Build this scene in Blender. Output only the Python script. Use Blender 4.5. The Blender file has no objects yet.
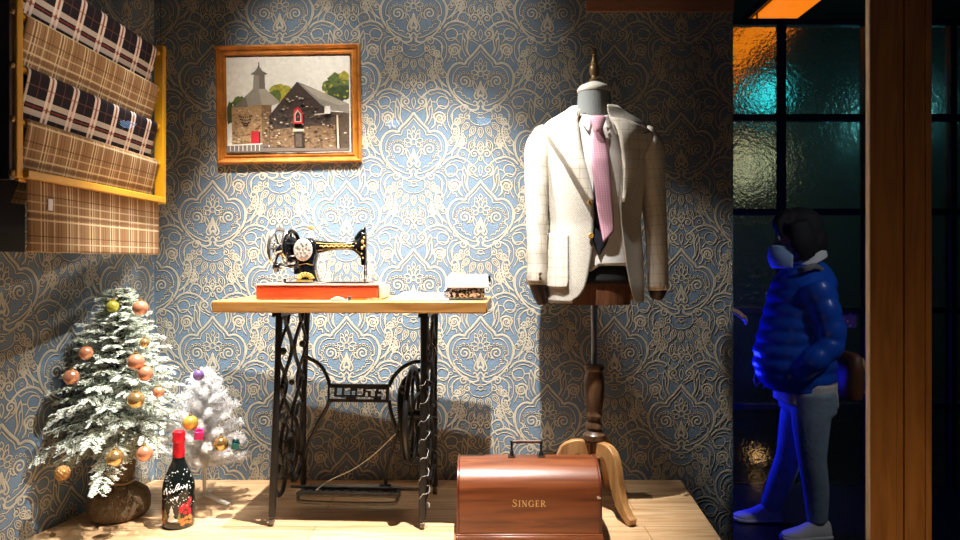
import bpy, bmesh, math, random
import numpy as np
from mathutils import Vector, Matrix, Euler
R = math.radians
PI = math.pi
rnd = random.Random(7)
COL = bpy.context.scene.collection
F = 693.0          # focal length in pixels of the 960 wide frame
CZ = 0.886         # camera height above the display platform
GZ = -0.464        # street level
def P(px, py, y):  # a point of the place, from where it is seen and how far off it stands
    return Vector(((px - 480) / F * y, y, CZ - (py - 262) / F * y))

# ---------------------------------------------------------------- materials
def nt(name):
    m = bpy.data.materials.new(name); m.use_nodes = True
    t = m.node_tree; b = t.nodes['Principled BSDF']
    return m, t, b
def nn(t, typ, **kw):
    n = t.nodes.new(typ)
    for k, v in kw.items(): setattr(n, k, v)
    return n
def rgb(c): return (c[0], c[1], c[2], 1.0)
def s2l(r, g, b):
    f = lambda v: (v / 255 / 12.92) if v / 255 <= .04045 else ((v / 255 + .055) / 1.055) ** 2.4
    return (f(r), f(g), f(b))
def M(name, c, rough=.5, metal=0., var=.12, scale=14., bump=.0, bscale=80., spec=.5, coat=0., sheen=0., emit=None, estr=0., stretch=None):
    m, t, b = nt(name)
    tc = nn(t, 'ShaderNodeTexCoord')
    mp = nn(t, 'ShaderNodeMapping'); t.links.new(tc.outputs['Object'], mp.inputs[0])
    if stretch: mp.inputs['Scale'].default_value = stretch
    no = nn(t, 'ShaderNodeTexNoise'); no.inputs['Scale'].default_value = scale; no.inputs['Detail'].default_value = 5
    t.links.new(mp.outputs[0], no.inputs[0])
    rp = nn(t, 'ShaderNodeValToRGB')
    rp.color_ramp.elements[0].position = .3; rp.color_ramp.elements[1].position = .7
    rp.color_ramp.elements[0].color = rgb([max(0, v * (1 - var)) for v in c])
    rp.color_ramp.elements[1].color = rgb([min(1, v * (1 + var)) for v in c])
    t.links.new(no.outputs[0], rp.inputs[0]); t.links.new(rp.outputs[0], b.inputs['Base Color'])
    b.inputs['Roughness'].default_value = rough; b.inputs['Metallic'].default_value = metal
    b.inputs['Specular IOR Level'].default_value = spec
    if coat: b.inputs['Coat Weight'].default_value = coat; b.inputs['Coat Roughness'].default_value = .12
    if sheen: b.inputs['Sheen Weight'].default_value = sheen
    if bump:
        n2 = nn(t, 'ShaderNodeTexNoise'); n2.inputs['Scale'].default_value = bscale; n2.inputs['Detail'].default_value = 3
        t.links.new(mp.outputs[0], n2.inputs[0])
        bp = nn(t, 'ShaderNodeBump'); bp.inputs['Strength'].default_value = bump; bp.inputs['Distance'].default_value = .01
        t.links.new(n2.outputs[0], bp.inputs['Height']); t.links.new(bp.outputs[0], b.inputs['Normal'])
    if emit:
        b.inputs['Emission Color'].default_value = rgb(emit); b.inputs['Emission Strength'].default_value = estr
    return m
def wood(name, c1, c2, axis=0, scale=6., rough=.4, coat=.0, planks=None, spec=.5):
    m, t, b = nt(name)
    tc = nn(t, 'ShaderNodeTexCoord'); mp = nn(t, 'ShaderNodeMapping')
    sc = [14., 14., 14.]; sc[axis] = 1.1; mp.inputs['Scale'].default_value = sc
    t.links.new(tc.outputs['Object'], mp.inputs[0])
    no = nn(t, 'ShaderNodeTexNoise'); no.inputs['Scale'].default_value = scale; no.inputs['Detail'].default_value = 8
    no.inputs['Distortion'].default_value = 1.2
    t.links.new(mp.outputs[0], no.inputs[0])
    rp = nn(t, 'ShaderNodeValToRGB')
    rp.color_ramp.elements[0].position = .35; rp.color_ramp.elements[1].position = .62
    rp.color_ramp.elements[0].color = rgb(c1); rp.color_ramp.elements[1].color = rgb(c2)
    t.links.new(no.outputs[0], rp.inputs[0])
    out = rp.outputs[0]
    if planks:
        br = nn(t, 'ShaderNodeTexBrick')
        br.inputs['Scale'].default_value = 1.; br.inputs['Brick Width'].default_value = planks[0]; br.inputs['Row Height'].default_value = planks[1]
        br.inputs['Mortar Size'].default_value = .0012; br.inputs['Mortar Smooth'].default_value = .2
        br.inputs['Color1'].default_value = (1, 1, 1, 1); br.inputs['Color2'].default_value = (.86, .84, .8, 1); br.inputs['Mortar'].default_value = (.25, .18, .1, 1)
        t.links.new(tc.outputs['Object'], br.inputs[0])
        mx = nn(t, 'ShaderNodeMix', data_type='RGBA', blend_type='MULTIPLY'); mx.inputs[0].default_value = 1
        t.links.new(out, mx.inputs[6]); t.links.new(br.outputs[0], mx.inputs[7]); out = mx.outputs[2]
    t.links.new(out, b.inputs['Base Color'])
    b.inputs['Roughness'].default_value = rough; b.inputs['Specular IOR Level'].default_value = spec
    if coat: b.inputs['Coat Weight'].default_value = coat; b.inputs['Coat Roughness'].default_value = .15
    bp = nn(t, 'ShaderNodeBump'); bp.inputs['Strength'].default_value = .06; bp.inputs['Distance'].default_value = .01
    t.links.new(no.outputs[0], bp.inputs['Height']); t.links.new(bp.outputs[0], b.inputs['Normal'])
    return m
def emis(name, c, s):
    m, t, b = nt(name)
    b.inputs['Base Color'].default_value = rgb(c); b.inputs['Emission Color'].default_value = rgb(c); b.inputs['Emission Strength'].default_value = s
    return m
def woven(name, base, ubands, vbands, rough=.9, weave=900., wmix=.25, sheen=.0, hound=None):
    """cloth from its UVs (metres): bands = list of (period, centre 0..1, width 0..1, colour, strength)"""
    m, t, b = nt(name)
    uv = nn(t, 'ShaderNodeUVMap'); uv.uv_map = 'cloth'
    sp = nn(t, 'ShaderNodeSeparateXYZ'); t.links.new(uv.outputs[0], sp.inputs[0])
    def math_(op, a, bb=None, clamp=False):
        n = nn(t, 'ShaderNodeMath', operation=op); n.use_clamp = clamp
        for i, v in enumerate((a, bb)):
            if v is None: continue
            if isinstance(v, (int, float)): n.inputs[i].default_value = v
            else: t.links.new(v, n.inputs[i])
        return n.outputs[0]
    c0 = nn(t, 'ShaderNodeRGB'); c0.outputs[0].default_value = rgb(base); cur = c0.outputs[0]
    for k, bands in ((0, ubands), (1, vbands)):
        for (per, cen, w, col, st) in bands:
            x = math_('DIVIDE', sp.outputs[k], per)
            x = math_('ADD', x, .5 - cen)
            x = math_('FRACT', x)
            x = math_('SUBTRACT', x, .5); x = math_('ABSOLUTE', x)
            x = math_('LESS_THAN', x, w / 2)
            x = math_('MULTIPLY', x, st)
            mx = nn(t, 'ShaderNodeMix', data_type='RGBA'); t.links.new(x, mx.inputs[0]); t.links.new(cur, mx.inputs[6])
            mx.inputs[7].default_value = rgb(col); cur = mx.outputs[2]
    if hound:   # small broken check: (size, colour, strength)
        a = math_('FRACT', math_('DIVIDE', math_('ADD', sp.outputs[0], sp.outputs[1]), hound[0]))
        c = math_('FRACT', math_('DIVIDE', math_('SUBTRACT', sp.outputs[0], sp.outputs[1]), hound[0] * 1.0))
        a = math_('LESS_THAN', a, .42); c = math_('LESS_THAN', c, .42)
        no = nn(t, 'ShaderNodeTexNoise'); no.inputs['Scale'].default_value = 160; t.links.new(uv.outputs[0], no.inputs[0])
        g = math_('GREATER_THAN', no.outputs[0], .47)
        x = math_('MULTIPLY', math_('MULTIPLY', a, c), g); x = math_('MULTIPLY', x, hound[2])
        mx = nn(t, 'ShaderNodeMix', data_type='RGBA'); t.links.new(x, mx.inputs[0]); t.links.new(cur, mx.inputs[6])
        mx.inputs[7].default_value = rgb(hound[1]); cur = mx.outputs[2]
    t.links.new(cur, b.inputs['Base Color'])
    b.inputs['Roughness'].default_value = rough; b.inputs['Specular IOR Level'].default_value = .15
    if sheen: b.inputs['Sheen Weight'].default_value = sheen
    wv = nn(t, 'ShaderNodeTexNoise'); wv.inputs['Scale'].default_value = weave; t.links.new(uv.outputs[0], wv.inputs[0])
    bp = nn(t, 'ShaderNodeBump'); bp.inputs['Strength'].default_value = wmix; bp.inputs['Distance'].default_value = .002
    t.links.new(wv.outputs[0], bp.inputs['Height']); t.links.new(bp.outputs[0], b.inputs['Normal'])
    return m

# ---------------------------------------------------------------- mesh helpers
def smooth_path(pts, n=8, closed=False):
    pts = [Vector(p) for p in pts]; out = []
    N = len(pts)
    for i in range(N if closed else N - 1):
        if closed: p0, p1, p2, p3 = pts[i - 1], pts[i], pts[(i + 1) % N], pts[(i + 2) % N]
        else:
            p0 = pts[i - 1] if i else pts[0] * 2 - pts[1]
            p1, p2 = pts[i], pts[i + 1]
            p3 = pts[i + 2] if i + 2 < N else pts[-1] * 2 - pts[-2]
        for k in range(n):
            s = k / n
            out.append(.5 * (2 * p1 + (p2 - p0) * s + (2 * p0 - 5 * p1 + 4 * p2 - p3) * s * s + (3 * p1 - p0 - 3 * p2 + p3) * s ** 3))
    if not closed: out.append(pts[-1])
    return out
def lerp_list(vals, n):
    out = []
    for i in range(n):
        f = i / (n - 1) * (len(vals) - 1); k = min(int(f), len(vals) - 2); s = f - k
        a, b = vals[k], vals[k + 1]
        out.append(tuple(x + (y - x) * s for x, y in zip(a, b)) if isinstance(a, tuple) else a + (b - a) * s)
    return out
class MB:
    def __init__(s): s.v = []; s.f = []; s.m = []; s.uv = {}
    def add(s, vs, fs, mi=0, uvs=None):
        o = len(s.v); s.v.extend([tuple(v) for v in vs])
        if uvs:
            for i, u in enumerate(uvs): s.uv[o + i] = u
        for f in fs: s.f.append(tuple(o + i for i in f)); s.m.append(mi)
        return s
    def box(s, lo, hi, mi=0, rot=None, piv=None):
        x0, y0, z0 = lo; x1, y1, z1 = hi
        vs = [Vector(p) for p in ((x0,y0,z0),(x1,y0,z0),(x1,y1,z0),(x0,y1,z0),(x0,y0,z1),(x1,y0,z1),(x1,y1,z1),(x0,y1,z1))]
        if rot is not None:
            c = Vector(piv) if piv is not None else (Vector(lo) + Vector(hi)) / 2
            vs = [c + rot @ (v - c) for v in vs]
        return s.add(vs, [(0,3,2,1),(4,5,6,7),(0,1,5,4),(1,2,6,5),(2,3,7,6),(3,0,4,7)], mi)
    def tube(s, path, rad, seg=8, mi=0, closed=False, up=None, caps=True, uvscale=False):
        """rad: number, list of numbers or list of (ra, rb) with ra across, rb along up"""
        p = [Vector(q) for q in path]; n = len(p)
        if not isinstance(rad, (list, tuple)): rad = [rad] * n
        if len(rad) != n: rad = lerp_list(list(rad), n)
        vs = []; uvs = []; ref = Vector(up) if up is not None else None; prev = None; L = 0
        for i in range(n):
            if closed: t = p[(i + 1) % n] - p[i - 1]
            else: t = p[min(i + 1, n - 1)] - p[max(i - 1, 0)]
            if t.length < 1e-9: t = Vector((0, 0, 1))
            t.normalize()
            if i: L += (p[i] - p[i - 1]).length
            if ref is not None: a = ref - t * ref.dot(t)
            elif prev is None:
                a = Vector((0, 0, 1)) if abs(t.z) < .9 else Vector((1, 0, 0)); a = a - t * a.dot(t)
            else: a = prev - t * prev.dot(t)
            if a.length < 1e-6: a = t.orthogonal()
            a.normalize(); prev = a; b = t.cross(a)
            r = rad[i]; ra, rb = (r if isinstance(r, tuple) else (r, r))
            for k in range(seg):
                w = 2 * PI * k / seg
                vs.append(p[i] + b * (math.cos(w) * ra) + a * (math.sin(w) * rb)); uvs.append((w * (ra + rb) / 2, L))
        fs = []
        for i in range(n if closed else n - 1):
            j = (i + 1) % n
            for k in range(seg):
                l = (k + 1) % seg
                fs.append((i * seg + k, i * seg + l, j * seg + l, j * seg + k))
        if caps and not closed:
            fs.append(tuple(range(seg))[::-1]); fs.append(tuple((n - 1) * seg + k for k in range(seg)))
        return s.add(vs, fs, mi, uvs)
    def lathe(s, prof, c=(0, 0, 0), seg=24, mi=0, axis=(0, 0, 1), sx=1., sy=1.):
        """prof = [(radius, height)]"""
        ax = Vector(axis).normalized()
        q = Vector((0, 0, 1)).rotation_difference(ax); c = Vector(c); vs = []; fs = []
        for r, h in prof:
            for k in range(seg):
                w = 2 * PI * k / seg
                vs.append(c + q @ Vector((r * math.cos(w) * sx, r * math.sin(w) * sy, h)))
        n = len(prof)
        for i in range(n - 1):
            for k in range(seg):
                l = (k + 1) % seg
                fs.append((i * seg + k, i * seg + l, (i + 1) * seg + l, (i + 1) * seg + k))
        fs.append(tuple(range(seg))[::-1]); fs.append(tuple((n - 1) * seg + k for k in range(seg)))
        return s.add(vs, fs, mi)
    def sphere(s, c, r, seg=20, rings=12, mi=0, sc=(1, 1, 1), rot=None):
        c = Vector(c); vs = []; fs = []
        for i in range(1, rings):
            th = PI * i / rings
            for k in range(seg):
                w = 2 * PI * k / seg
                d = Vector((math.sin(th) * math.cos(w) * sc[0], math.sin(th) * math.sin(w) * sc[1], math.cos(th) * sc[2])) * r
                vs.append(c + (rot @ d if rot is not None else d))
        d0 = Vector((0, 0, r * sc[2]));
        if rot is not None: d0 = rot @ d0
        vs.append(c + d0); vs.append(c - d0); T = len(vs) - 2; B = T + 1
        for i in range(rings - 2):
            for k in range(seg):
                l = (k + 1) % seg
                fs.append((i * seg + k, (i + 1) * seg + k, (i + 1) * seg + l, i * seg + l))
        for k in range(seg):
            l = (k + 1) % seg
            fs.append((T, k, l)); fs.append((B, (rings - 2) * seg + l, (rings - 2) * seg + k))
        return s.add(vs, fs, mi)
    def grid(s, fn, nu, nv, mi=0, uvfn=None, closed_u=False):
        vs = []; uvs = []
        for j in range(nv):
            for i in range(nu):
                vs.append(fn(i / (nu if closed_u else nu - 1), j / (nv - 1)))
                if uvfn: uvs.append(uvfn(i / (nu if closed_u else nu - 1), j / (nv - 1)))
        fs = []
        for j in range(nv - 1):
            for i in range(nu if closed_u else nu - 1):
                k = (i + 1) % nu
                fs.append((j * nu + i, j * nu + k, (j + 1) * nu + k, (j + 1) * nu + i))
        return s.add(vs, fs, mi, uvs or None)
    def prism(s, poly, fn, d0, d1, mi=0):
        """2-D outline extruded: fn(u, v, d) -> point"""
        n = len(poly)
        vs = [fn(u, v, d0) for u, v in poly] + [fn(u, v, d1) for u, v in poly]
        fs = [tuple(range(n)), tuple(range(n, 2 * n))[::-1]] + [(i, i + n, (i + 1) % n + n, (i + 1) % n) for i in range(n)]
        return s.add(vs, fs, mi)
    def build(s, name, mats, parent=None, smooth=True, bevel=0., bseg=2, solid=0., soff=0, subs=0, loc=None, rot=None, angle=40, origin=None, fixn=True, sharp=True):
        me = bpy.data.meshes.new(name)
        vs = s.v
        if origin is not None:
            o = Vector(origin); vs = [tuple(Vector(v) - o) for v in vs]
        me.from_pydata(vs, [], s.f)
        if not isinstance(mats, (list, tuple)): mats = [mats]
        for m in mats: me.materials.append(m)
        me.polygons.foreach_set('material_index', s.m)
        if s.uv:
            ul = me.uv_layers.new(name='cloth')
            for l in me.loops: ul.data[l.index].uv = s.uv.get(l.vertex_index, (0, 0))
        if fixn:
            bm = bmesh.new(); bm.from_mesh(me); bmesh.ops.recalc_face_normals(bm, faces=bm.faces); bm.to_mesh(me); bm.free()
        if smooth:
            me.polygons.foreach_set('use_smooth', [True] * len(me.polygons))
            if sharp: me.set_sharp_from_angle(angle=R(angle))
        me.update()
        ob = bpy.data.objects.new(name, me); COL.objects.link(ob)
        if origin is not None: ob.location = origin
        if loc is not None: ob.location = loc
        if rot is not None: ob.rotation_euler = rot
        if parent is not None: ob.parent = parent
        if solid:
            md = ob.modifiers.new('solid', 'SOLIDIFY'); md.thickness = solid; md.offset = soff
            if len(mats) > 1: md.material_offset = 1; md.material_offset_rim = 0
        if bevel:
            md = ob.modifiers.new('bevel', 'BEVEL'); md.width = bevel; md.segments = bseg; md.limit_method = 'ANGLE'; md.angle_limit = R(35); md.harden_normals = False
        if subs:
            md = ob.modifiers.new('subs', 'SUBSURF'); md.levels = subs; md.render_levels = subs
        return ob
def tag(o, label, cat, group=None):
    o['label'] = label; o['category'] = cat
    if group: o['group'] = group
    return o
def struct(o): o['kind'] = 'structure'; return o
def thing(name, label, cat, loc=(0, 0, 0), rz=0., group=None):
    o = bpy.data.objects.new(name, None); COL.objects.link(o); o.location = loc; o.rotation_euler = (0, 0, rz)
    o.empty_display_size = .05
    return tag(o, label, cat, group)
def spot(name, loc, target, power, col, size, blend, soft=.03):
    l = bpy.data.lights.new(name, 'SPOT'); l.energy = power; l.color = col; l.spot_size = R(size); l.spot_blend = blend; l.shadow_soft_size = soft
    o = bpy.data.objects.new(name, l); COL.objects.link(o); o.location = loc
    o.rotation_euler = (Vector(target) - Vector(loc)).to_track_quat('-Z', 'Y').to_euler()
    return o
def point(name, loc, power, col, soft=.05):
    l = bpy.data.lights.new(name, 'POINT'); l.energy = power; l.color = col; l.shadow_soft_size = soft
    o = bpy.data.objects.new(name, l); COL.objects.link(o); o.location = loc
    return o
# ================================================================ the setting
YW = 2.82                                    # papered wall behind the display
def wall_left_x(y): return -1.325 - .213 * (YW - y)
m_paper = M('blue_wallpaper', s2l(108, 128, 146), rough=.62, var=.13, scale=5, bump=.25, bscale=260, spec=.35)
m_outline = M('wallpaper_outline', s2l(58, 62, 72), rough=.65, var=.1, scale=30)
m_gold = M('wallpaper_gold', s2l(178, 171, 153), rough=.5, metal=.0, var=.12, scale=40, spec=.6)
# ---- damask repeat, half drawn and mirrored; drawing unit = .000753 m, y down
def arc_spiral(cx, cy, r, a0, turns, sgn=1, n=22, r1=.15):
    return [(cx + r * (1 - (1 - r1) * k / n) * math.cos(a0 + sgn * turns * 2 * PI * k / n), cy + r * (1 - (1 - r1) * k / n) * math.sin(a0 + sgn * turns * 2 * PI * k / n)) for k in range(n + 1)]
def loop(cx, cy, ra, rb, ang, n=14):
    c, s = math.cos(ang), math.sin(ang)
    return [(cx + ra * math.cos(w) * c - rb * math.sin(w) * s, cy + ra * math.cos(w) * s + rb * math.sin(w) * c) for w in [2 * PI * k / n for k in range(n + 1)]]
def petal(cx, cy, l, w, ang, n=12):        # pointed leaf from (cx,cy)
    c, s = math.cos(ang), math.sin(ang); out = []
    for k in range(n + 1):
        t = k / n; out.append((l * t, w * math.sin(PI * t ** .8)))
    for k in range(n - 1, -1, -1):
        t = k / n; out.append((l * t, -w * math.sin(PI * t ** .8)))
    return [(cx + x * c - y * s, cy + x * s + y * c) for x, y in out]
def sp2(pts, n=5):
    return [(p.x, p.y) for p in smooth_path([(a, b, 0) for a, b in pts], n)]
HALF = []                                    # (polyline, width)
def H(pts, w=8, sm=True): HALF.append((sp2(pts) if sm else pts, w))
H([(0,-182),(14,-160),(45,-124),(74,-96),(84,-74)], 13); H([(84,-74),(116,-82),(150,-66),(173,-30),(177,10),(169,50),(150,86)], 13)
H([(150,86),(120,122),(80,156),(44,174),(18,168),(6,148)], 11)
H([(0,-150),(30,-114),(58,-86),(67,-58)], 6); H([(67,-58),(98,-62),(130,-46),(148,-12),(151,26)], 6)
H([(151,26),(134,34),(132,52),(146,62),(134,90),(96,122),(54,142),(26,148),(20,134),(32,124),(40,134)], 8)
H([(128,72),(104,78),(100,92),(84,94),(80,108),(62,110),(50,120)], 6)
H(arc_spiral(86, 18, 34, PI * .6, 1.6), 9, False)
for k in range(11):
    a = PI * 1.0 + k * .42; H(loop(86 + 47 * math.cos(a), 18 + 47 * math.sin(a), 7, 7, 0, 8), 4, False)
H(loop(0, -22, 13, 15, 0), 6, False)
for a, l in ((-PI/2, 42), (-PI/2 + .62, 40), (-.25, 36), (.55, 30)):
    H(petal(math.cos(a) * 17, -22 + math.sin(a) * 17, l, 13, a), 6, False)
H(petal(0, -78, 30, 10, -PI/2), 6, False); H(petal(20, -66, 26, 9, -PI/2 + .5), 5, False)
H([(0,14),(8,44),(26,74),(34,98),(24,114),(12,108),(12,96)], 9)
H([(0,30),(6,60),(14,80),(16,92),(4,98),(0,88)], 13)
H(loop(30, 44, 9, 22, .3), 6, False); H(loop(52, 30, 8, 18, -.5), 5, False)
H([(0,120),(10,130),(16,150),(10,172)], 9)
# cup and sun-flower under the ogee
H([(0,186),(22,190),(44,180),(60,176)], 6); H([(58,178),(64,214),(40,244),(0,256)], 5); H(loop(0, 205, 15, 9, 0), 5, False)
H([(0,222),(14,212),(28,218)], 4)
H(arc_spiral(90, 166, 26, PI, 1.5), 8, False); H(arc_spiral(70, 208, 20, -PI/2, 1.4), 7, False); H(arc_spiral(108, 206, 13, PI, 1.2), 6, False)
for k, a in enumerate((PI/2, PI/2 - .36, PI/2 - .72, PI/2 - 1.06)):
    H(petal(math.cos(a) * 96, 172 + math.sin(a) * 92, 60, 15, a), 6, False)
    H(petal(math.cos(a) * 106, 172 + math.sin(a) * 102, 36, 6, a), 5, False)
for k in range(6):
    a = PI/2 - .18 - k * .24; H(loop(math.cos(a) * 160, 172 + math.sin(a) * 158, 10, 6, a, 8), 4, False)
# scrolls and leaves above the shoulders of the ogee
H([(10,-200),(26,-206),(40,-222)], 8); H(arc_spiral(42, -240, 28, PI/2, 1.6, -1), 9, False)
H([(14,-182),(34,-196),(62,-212),(70,-250),(52,-282)], 6)
H([(60,-120),(74,-160),(70,-210),(92,-262)], 8); H([(76,-112),(96,-152),(100,-200),(92,-262)], 6); H([(70,-130),(84,-170),(84,-220)], 5)
H([(96,-96),(116,-120),(112,-156),(108,-176)], 9); H(arc_spiral(142, -150, 38, PI, 1.7), 10, False); H(arc_spiral(142, -150, 22, PI * 1.2, 1.1), 6, False)
H([(128,-90),(134,-112),(152,-110),(150,-128)], 6)
H([(112,-186),(140,-216),(176,-214),(190,-236)], 7)
# side scroll
H([(180,50),(212,20),(236,-26),(246,-80),(236,-112),(216,-118),(206,-100),(218,-88),(228,-98)], 10)
H([(192,44),(226,16),(252,-30),(262,-86)], 5)
H(arc_spiral(200, -20, 20, PI * .3, 1.3), 7, False); H([(186,-6),(182,30)], 6)
H(petal(206, 62, 92, 13, -PI/2 + .62), 6, False); H(petal(250, 14, 64, 10, -PI/2 + .35), 5, False)
H(loop(262, -6, 22, 14, .6), 5, False); H(loop(262, -6, 10, 6, .6), 4, False)
# arch and heart below the shoulder
H([(158,100),(186,72),(232,60),(282,74),(322,108)], 11); H([(172,112),(196,90),(236,80),(276,94)], 5)
H([(172,118),(176,150),(198,166),(222,156),(236,134),(232,112),(214,100),(192,104),(172,118)], 7)
H([(240,132),(262,128),(268,150),(282,170)], 7); H(arc_spiral(128, 232, 26, 0, 1.5), 8, False); H([(100,150),(128,160),(152,186),(154,232)], 9)
H([(120,140),(156,150),(178,188),(176,240),(160,276)], 6)
H(loop(138, 112, 13, 7, -.5), 5, False); H(loop(160, 128, 8, 8, 0), 4, False)
H([(186,190),(204,214),(198,252),(178,286)], 6)
# long leaves and flower heads that fill the ground between the columns
for k, a in enumerate((PI/2, PI/2 - .24, PI/2 - .5, PI/2 - .78)):
    H(petal(math.cos(a) * 168, 172 + math.sin(a) * 166, 84 - 12 * k, 17, a), 6, False); H(petal(math.cos(a) * 180, 172 + math.sin(a) * 178, 44 - 6 * k, 7, a), 4, False)
H([(0,352),(16,372),(34,366),(38,346)], 6); H(arc_spiral(34, 410, 24, PI, 1.5), 8, False); H([(10,420),(20,452),(44,470),(60,460)], 7)
H([(60,400),(84,380),(112,384),(124,410),(112,434),(92,430)], 8); H([(60,400),(66,430),(92,462)], 6)
H(petal(96, 372, 70, 11, -.9), 6, False); H(petal(76, 356, 60, 9, -1.2), 5, False)
H(loop(96, 410, 8, 8, 0), 4, False); H(loop(0, 392, 9, 16, 0), 6, False); H(loop(0, 436, 7, 12, 0), 6, False); H(petal(0, 470, 60, 10, PI/2), 6, False)
for k in range(5):
    a = -PI * .95 + k * .36; H(petal(150 + 26 * math.cos(a), 330 + 26 * math.sin(a), 34, 9, a), 5, False)
H(loop(150, 330, 16, 14, .4), 6, False); H(loop(150, 330, 7, 6, .4), 4, False)
def ribbon_tile():
    U = .000753; V = []; Q = []; MI = []
    for pts, w in HALF:
        for sg in ((1,) if abs(sum(x for x, y in pts) / len(pts)) < 2.5 and max(abs(x) for x, y in pts) < 30 and abs(pts[0][0] - pts[-1][0]) < 2 and abs(pts[0][1] - pts[-1][1]) < 2 else (1, -1)):
            p = [(sg * x * U, -y * U) for x, y in pts]; n = len(p)
            for layer in (0, 1):
                hw = (w * .5 + (2.2 if layer == 0 else .2)) * U
                base = len(V); k = 2 if layer == 0 else 3
                for i in range(n):
                    tx = p[min(i + 1, n - 1)][0] - p[max(i - 1, 0)][0]; ty = p[min(i + 1, n - 1)][1] - p[max(i - 1, 0)][1]
                    L = math.hypot(tx, ty) or 1; nx, ny = -ty / L, tx / L
                    e = 1.0 if layer == 0 else (.55 if i in (0, n - 1) else 1)
                    x, y = p[i]
                    if layer == 0:
                        V.append((x + nx * hw * e, y + ny * hw * e, .0005)); V.append((x - nx * hw * e, y - ny * hw * e, .0005))
                    else:
                        V.append((x + nx * hw * e, y + ny * hw * e, .0008)); V.append((x, y, .0019)); V.append((x - nx * hw * e, y - ny * hw * e, .0008))
                for i in range(n - 1):
                    for j in range(k - 1):
                        a = base + i * k + j; Q.append((a, a + 1, a + k + 1, a + k)); MI.append(1 if layer == 0 else 2)
    return np.array(V), np.array(Q), np.array(MI)
TV, TQ, TM = ribbon_tile()
CX, CY = .2725, .2764
def papered(name, origin, du, width, z0, z1, thick, phase, nrm):
    """wall with its own relief-printed paper: origin = lower corner, du along the wall, nrm towards the room"""
    du = Vector(du).normalized(); nrm = Vector(nrm).normalized(); o = Vector(origin)
    pts = []
    for a in (0, width):
        for z in (z0, z1):
            for d in (0, -thick): pts.append(o + du * a + Vector((0, 0, z)) + nrm * d)
    V = [np.array([tuple(p) for p in pts])]; 
    faces = [(0, 2, 6, 4), (1, 5, 7, 3), (0, 4, 5, 1), (2, 3, 7, 6), (0, 1, 3, 2), (4, 6, 7, 5)]
    fl = [np.array(faces).reshape(-1, 4)]; ml = [np.zeros(6, int)]; off = 8
    i0 = int((0 - phase[0]) / CX) - 1; i1 = int((width - phase[0]) / CX) + 2
    j0 = int((z0 - phase[1]) / CY) - 1; j1 = int((z1 - phase[1]) / CY) + 2
    D = np.array(tuple(du)); N = np.array(tuple(nrm)); O = np.array(tuple(o))
    for i in range(i0, i1 + 1):
        for j in range(j0, j1 + 1):
            if (i + j) % 2: continue
            u = TV[:, 0] + phase[0] + i * CX; z = TV[:, 1] + phase[1] + j * CY
            ok = (u > .004) & (u < width - .004) & (z > z0 + .004) & (z < z1 - .004)
            kq = ok[TQ].all(axis=1)
            if not kq.any(): continue
            used = np.unique(TQ[kq]); mp = -np.ones(len(TV), int); mp[used] = np.arange(len(used))
            w = O + u[used, None] * D + np.column_stack([np.zeros(len(used)), np.zeros(len(used)), z[used]]) + TV[used, 2:3] * N
            V.append(w); fl.append(mp[TQ[kq]] + off); ml.append(TM[kq]); off += len(used)
    V = np.vstack(V); Fq = np.vstack(fl); Mi = np.concatenate(ml)
    me = bpy.data.meshes.new(name)
    me.vertices.add(len(V)); me.vertices.foreach_set('co', V.ravel().astype(np.float32))
    me.loops.add(Fq.size); me.loops.foreach_set('vertex_index', Fq.ravel().astype(np.int32))
    me.polygons.add(len(Fq)); me.polygons.foreach_set('loop_start', np.arange(0, Fq.size, 4, dtype=np.int32))
    me.polygons.foreach_set('loop_total', np.full(len(Fq), 4, dtype=np.int32))
    for m in (m_paper, m_outline, m_gold): me.materials.append(m)
    me.polygons.foreach_set('material_index', Mi.astype(np.int32))
    me.polygons.foreach_set('use_smooth', Mi == 2)
    me.update(calc_edges=True); me.validate()
    ob = bpy.data.objects.new(name, me); COL.objects.link(ob); return struct(ob)
XL, XR = -1.325, 1.03
papered('wall_back', (XL, YW, 0), (1, 0, 0), XR - XL, GZ, 3.22, .09, (-XL + .002, 1.634), (0, -1, 0))
# side wall runs towards the street and flares a little
a = Vector((XL, YW, 0)); b = Vector((wall_left_x(1.5), 1.5, 0))
dl = (b - a); papered('wall_left', a, dl, dl.length, GZ, 3.22, .09, (.16, 1.634 - .2764), Vector((-dl.y, dl.x, 0)) * (-1 if (-dl.y) < 0 else 1))
# platform: the floor of the display
m_floor = wood('pale_oak_boards', s2l(196, 152, 106), s2l(226, 190, 146), axis=0, scale=3.2, rough=.42, planks=(1.1, .155))
fl = MB(); e = .006
pl = [(wall_left_x(1.72) - .0, 1.72), (.735, 1.72), (.817, YW), (XL, YW)]
fl.prism(pl, lambda u, v, d: (u, v, d), GZ, 0.)
floor = struct(fl.build('floor', m_floor, smooth=False, bevel=.004))
m_ground = M('dark_paving', s2l(30, 26, 28), rough=.28, var=.3, scale=6, bump=.2, bscale=30, spec=.6)
g = MB(); g.box((-2.4, -6.0, GZ - .1), (6, 8, GZ)); struct(g.build('ground', m_ground, smooth=False))
m_dark = M('dark_ceiling', s2l(38, 30, 28), rough=.8, var=.1)
c = MB(); c.box((-2.4, .9, 3.22), (XR + .07, YW + .1, 3.3)); struct(c.build('ceiling', m_dark, smooth=False))
# brown board standing in for the orange ceiling's reflection on the glass
m_refl = wood('brown_reflection', s2l(150, 100, 70), s2l(170, 116, 82), axis=0, rough=.6)
h = MB(); h.box((.43, YW - .014, 1.9), (XR, YW - .003, 3.22)); struct(h.build('reflection_strip', m_refl, smooth=False, bevel=.002))
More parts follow.
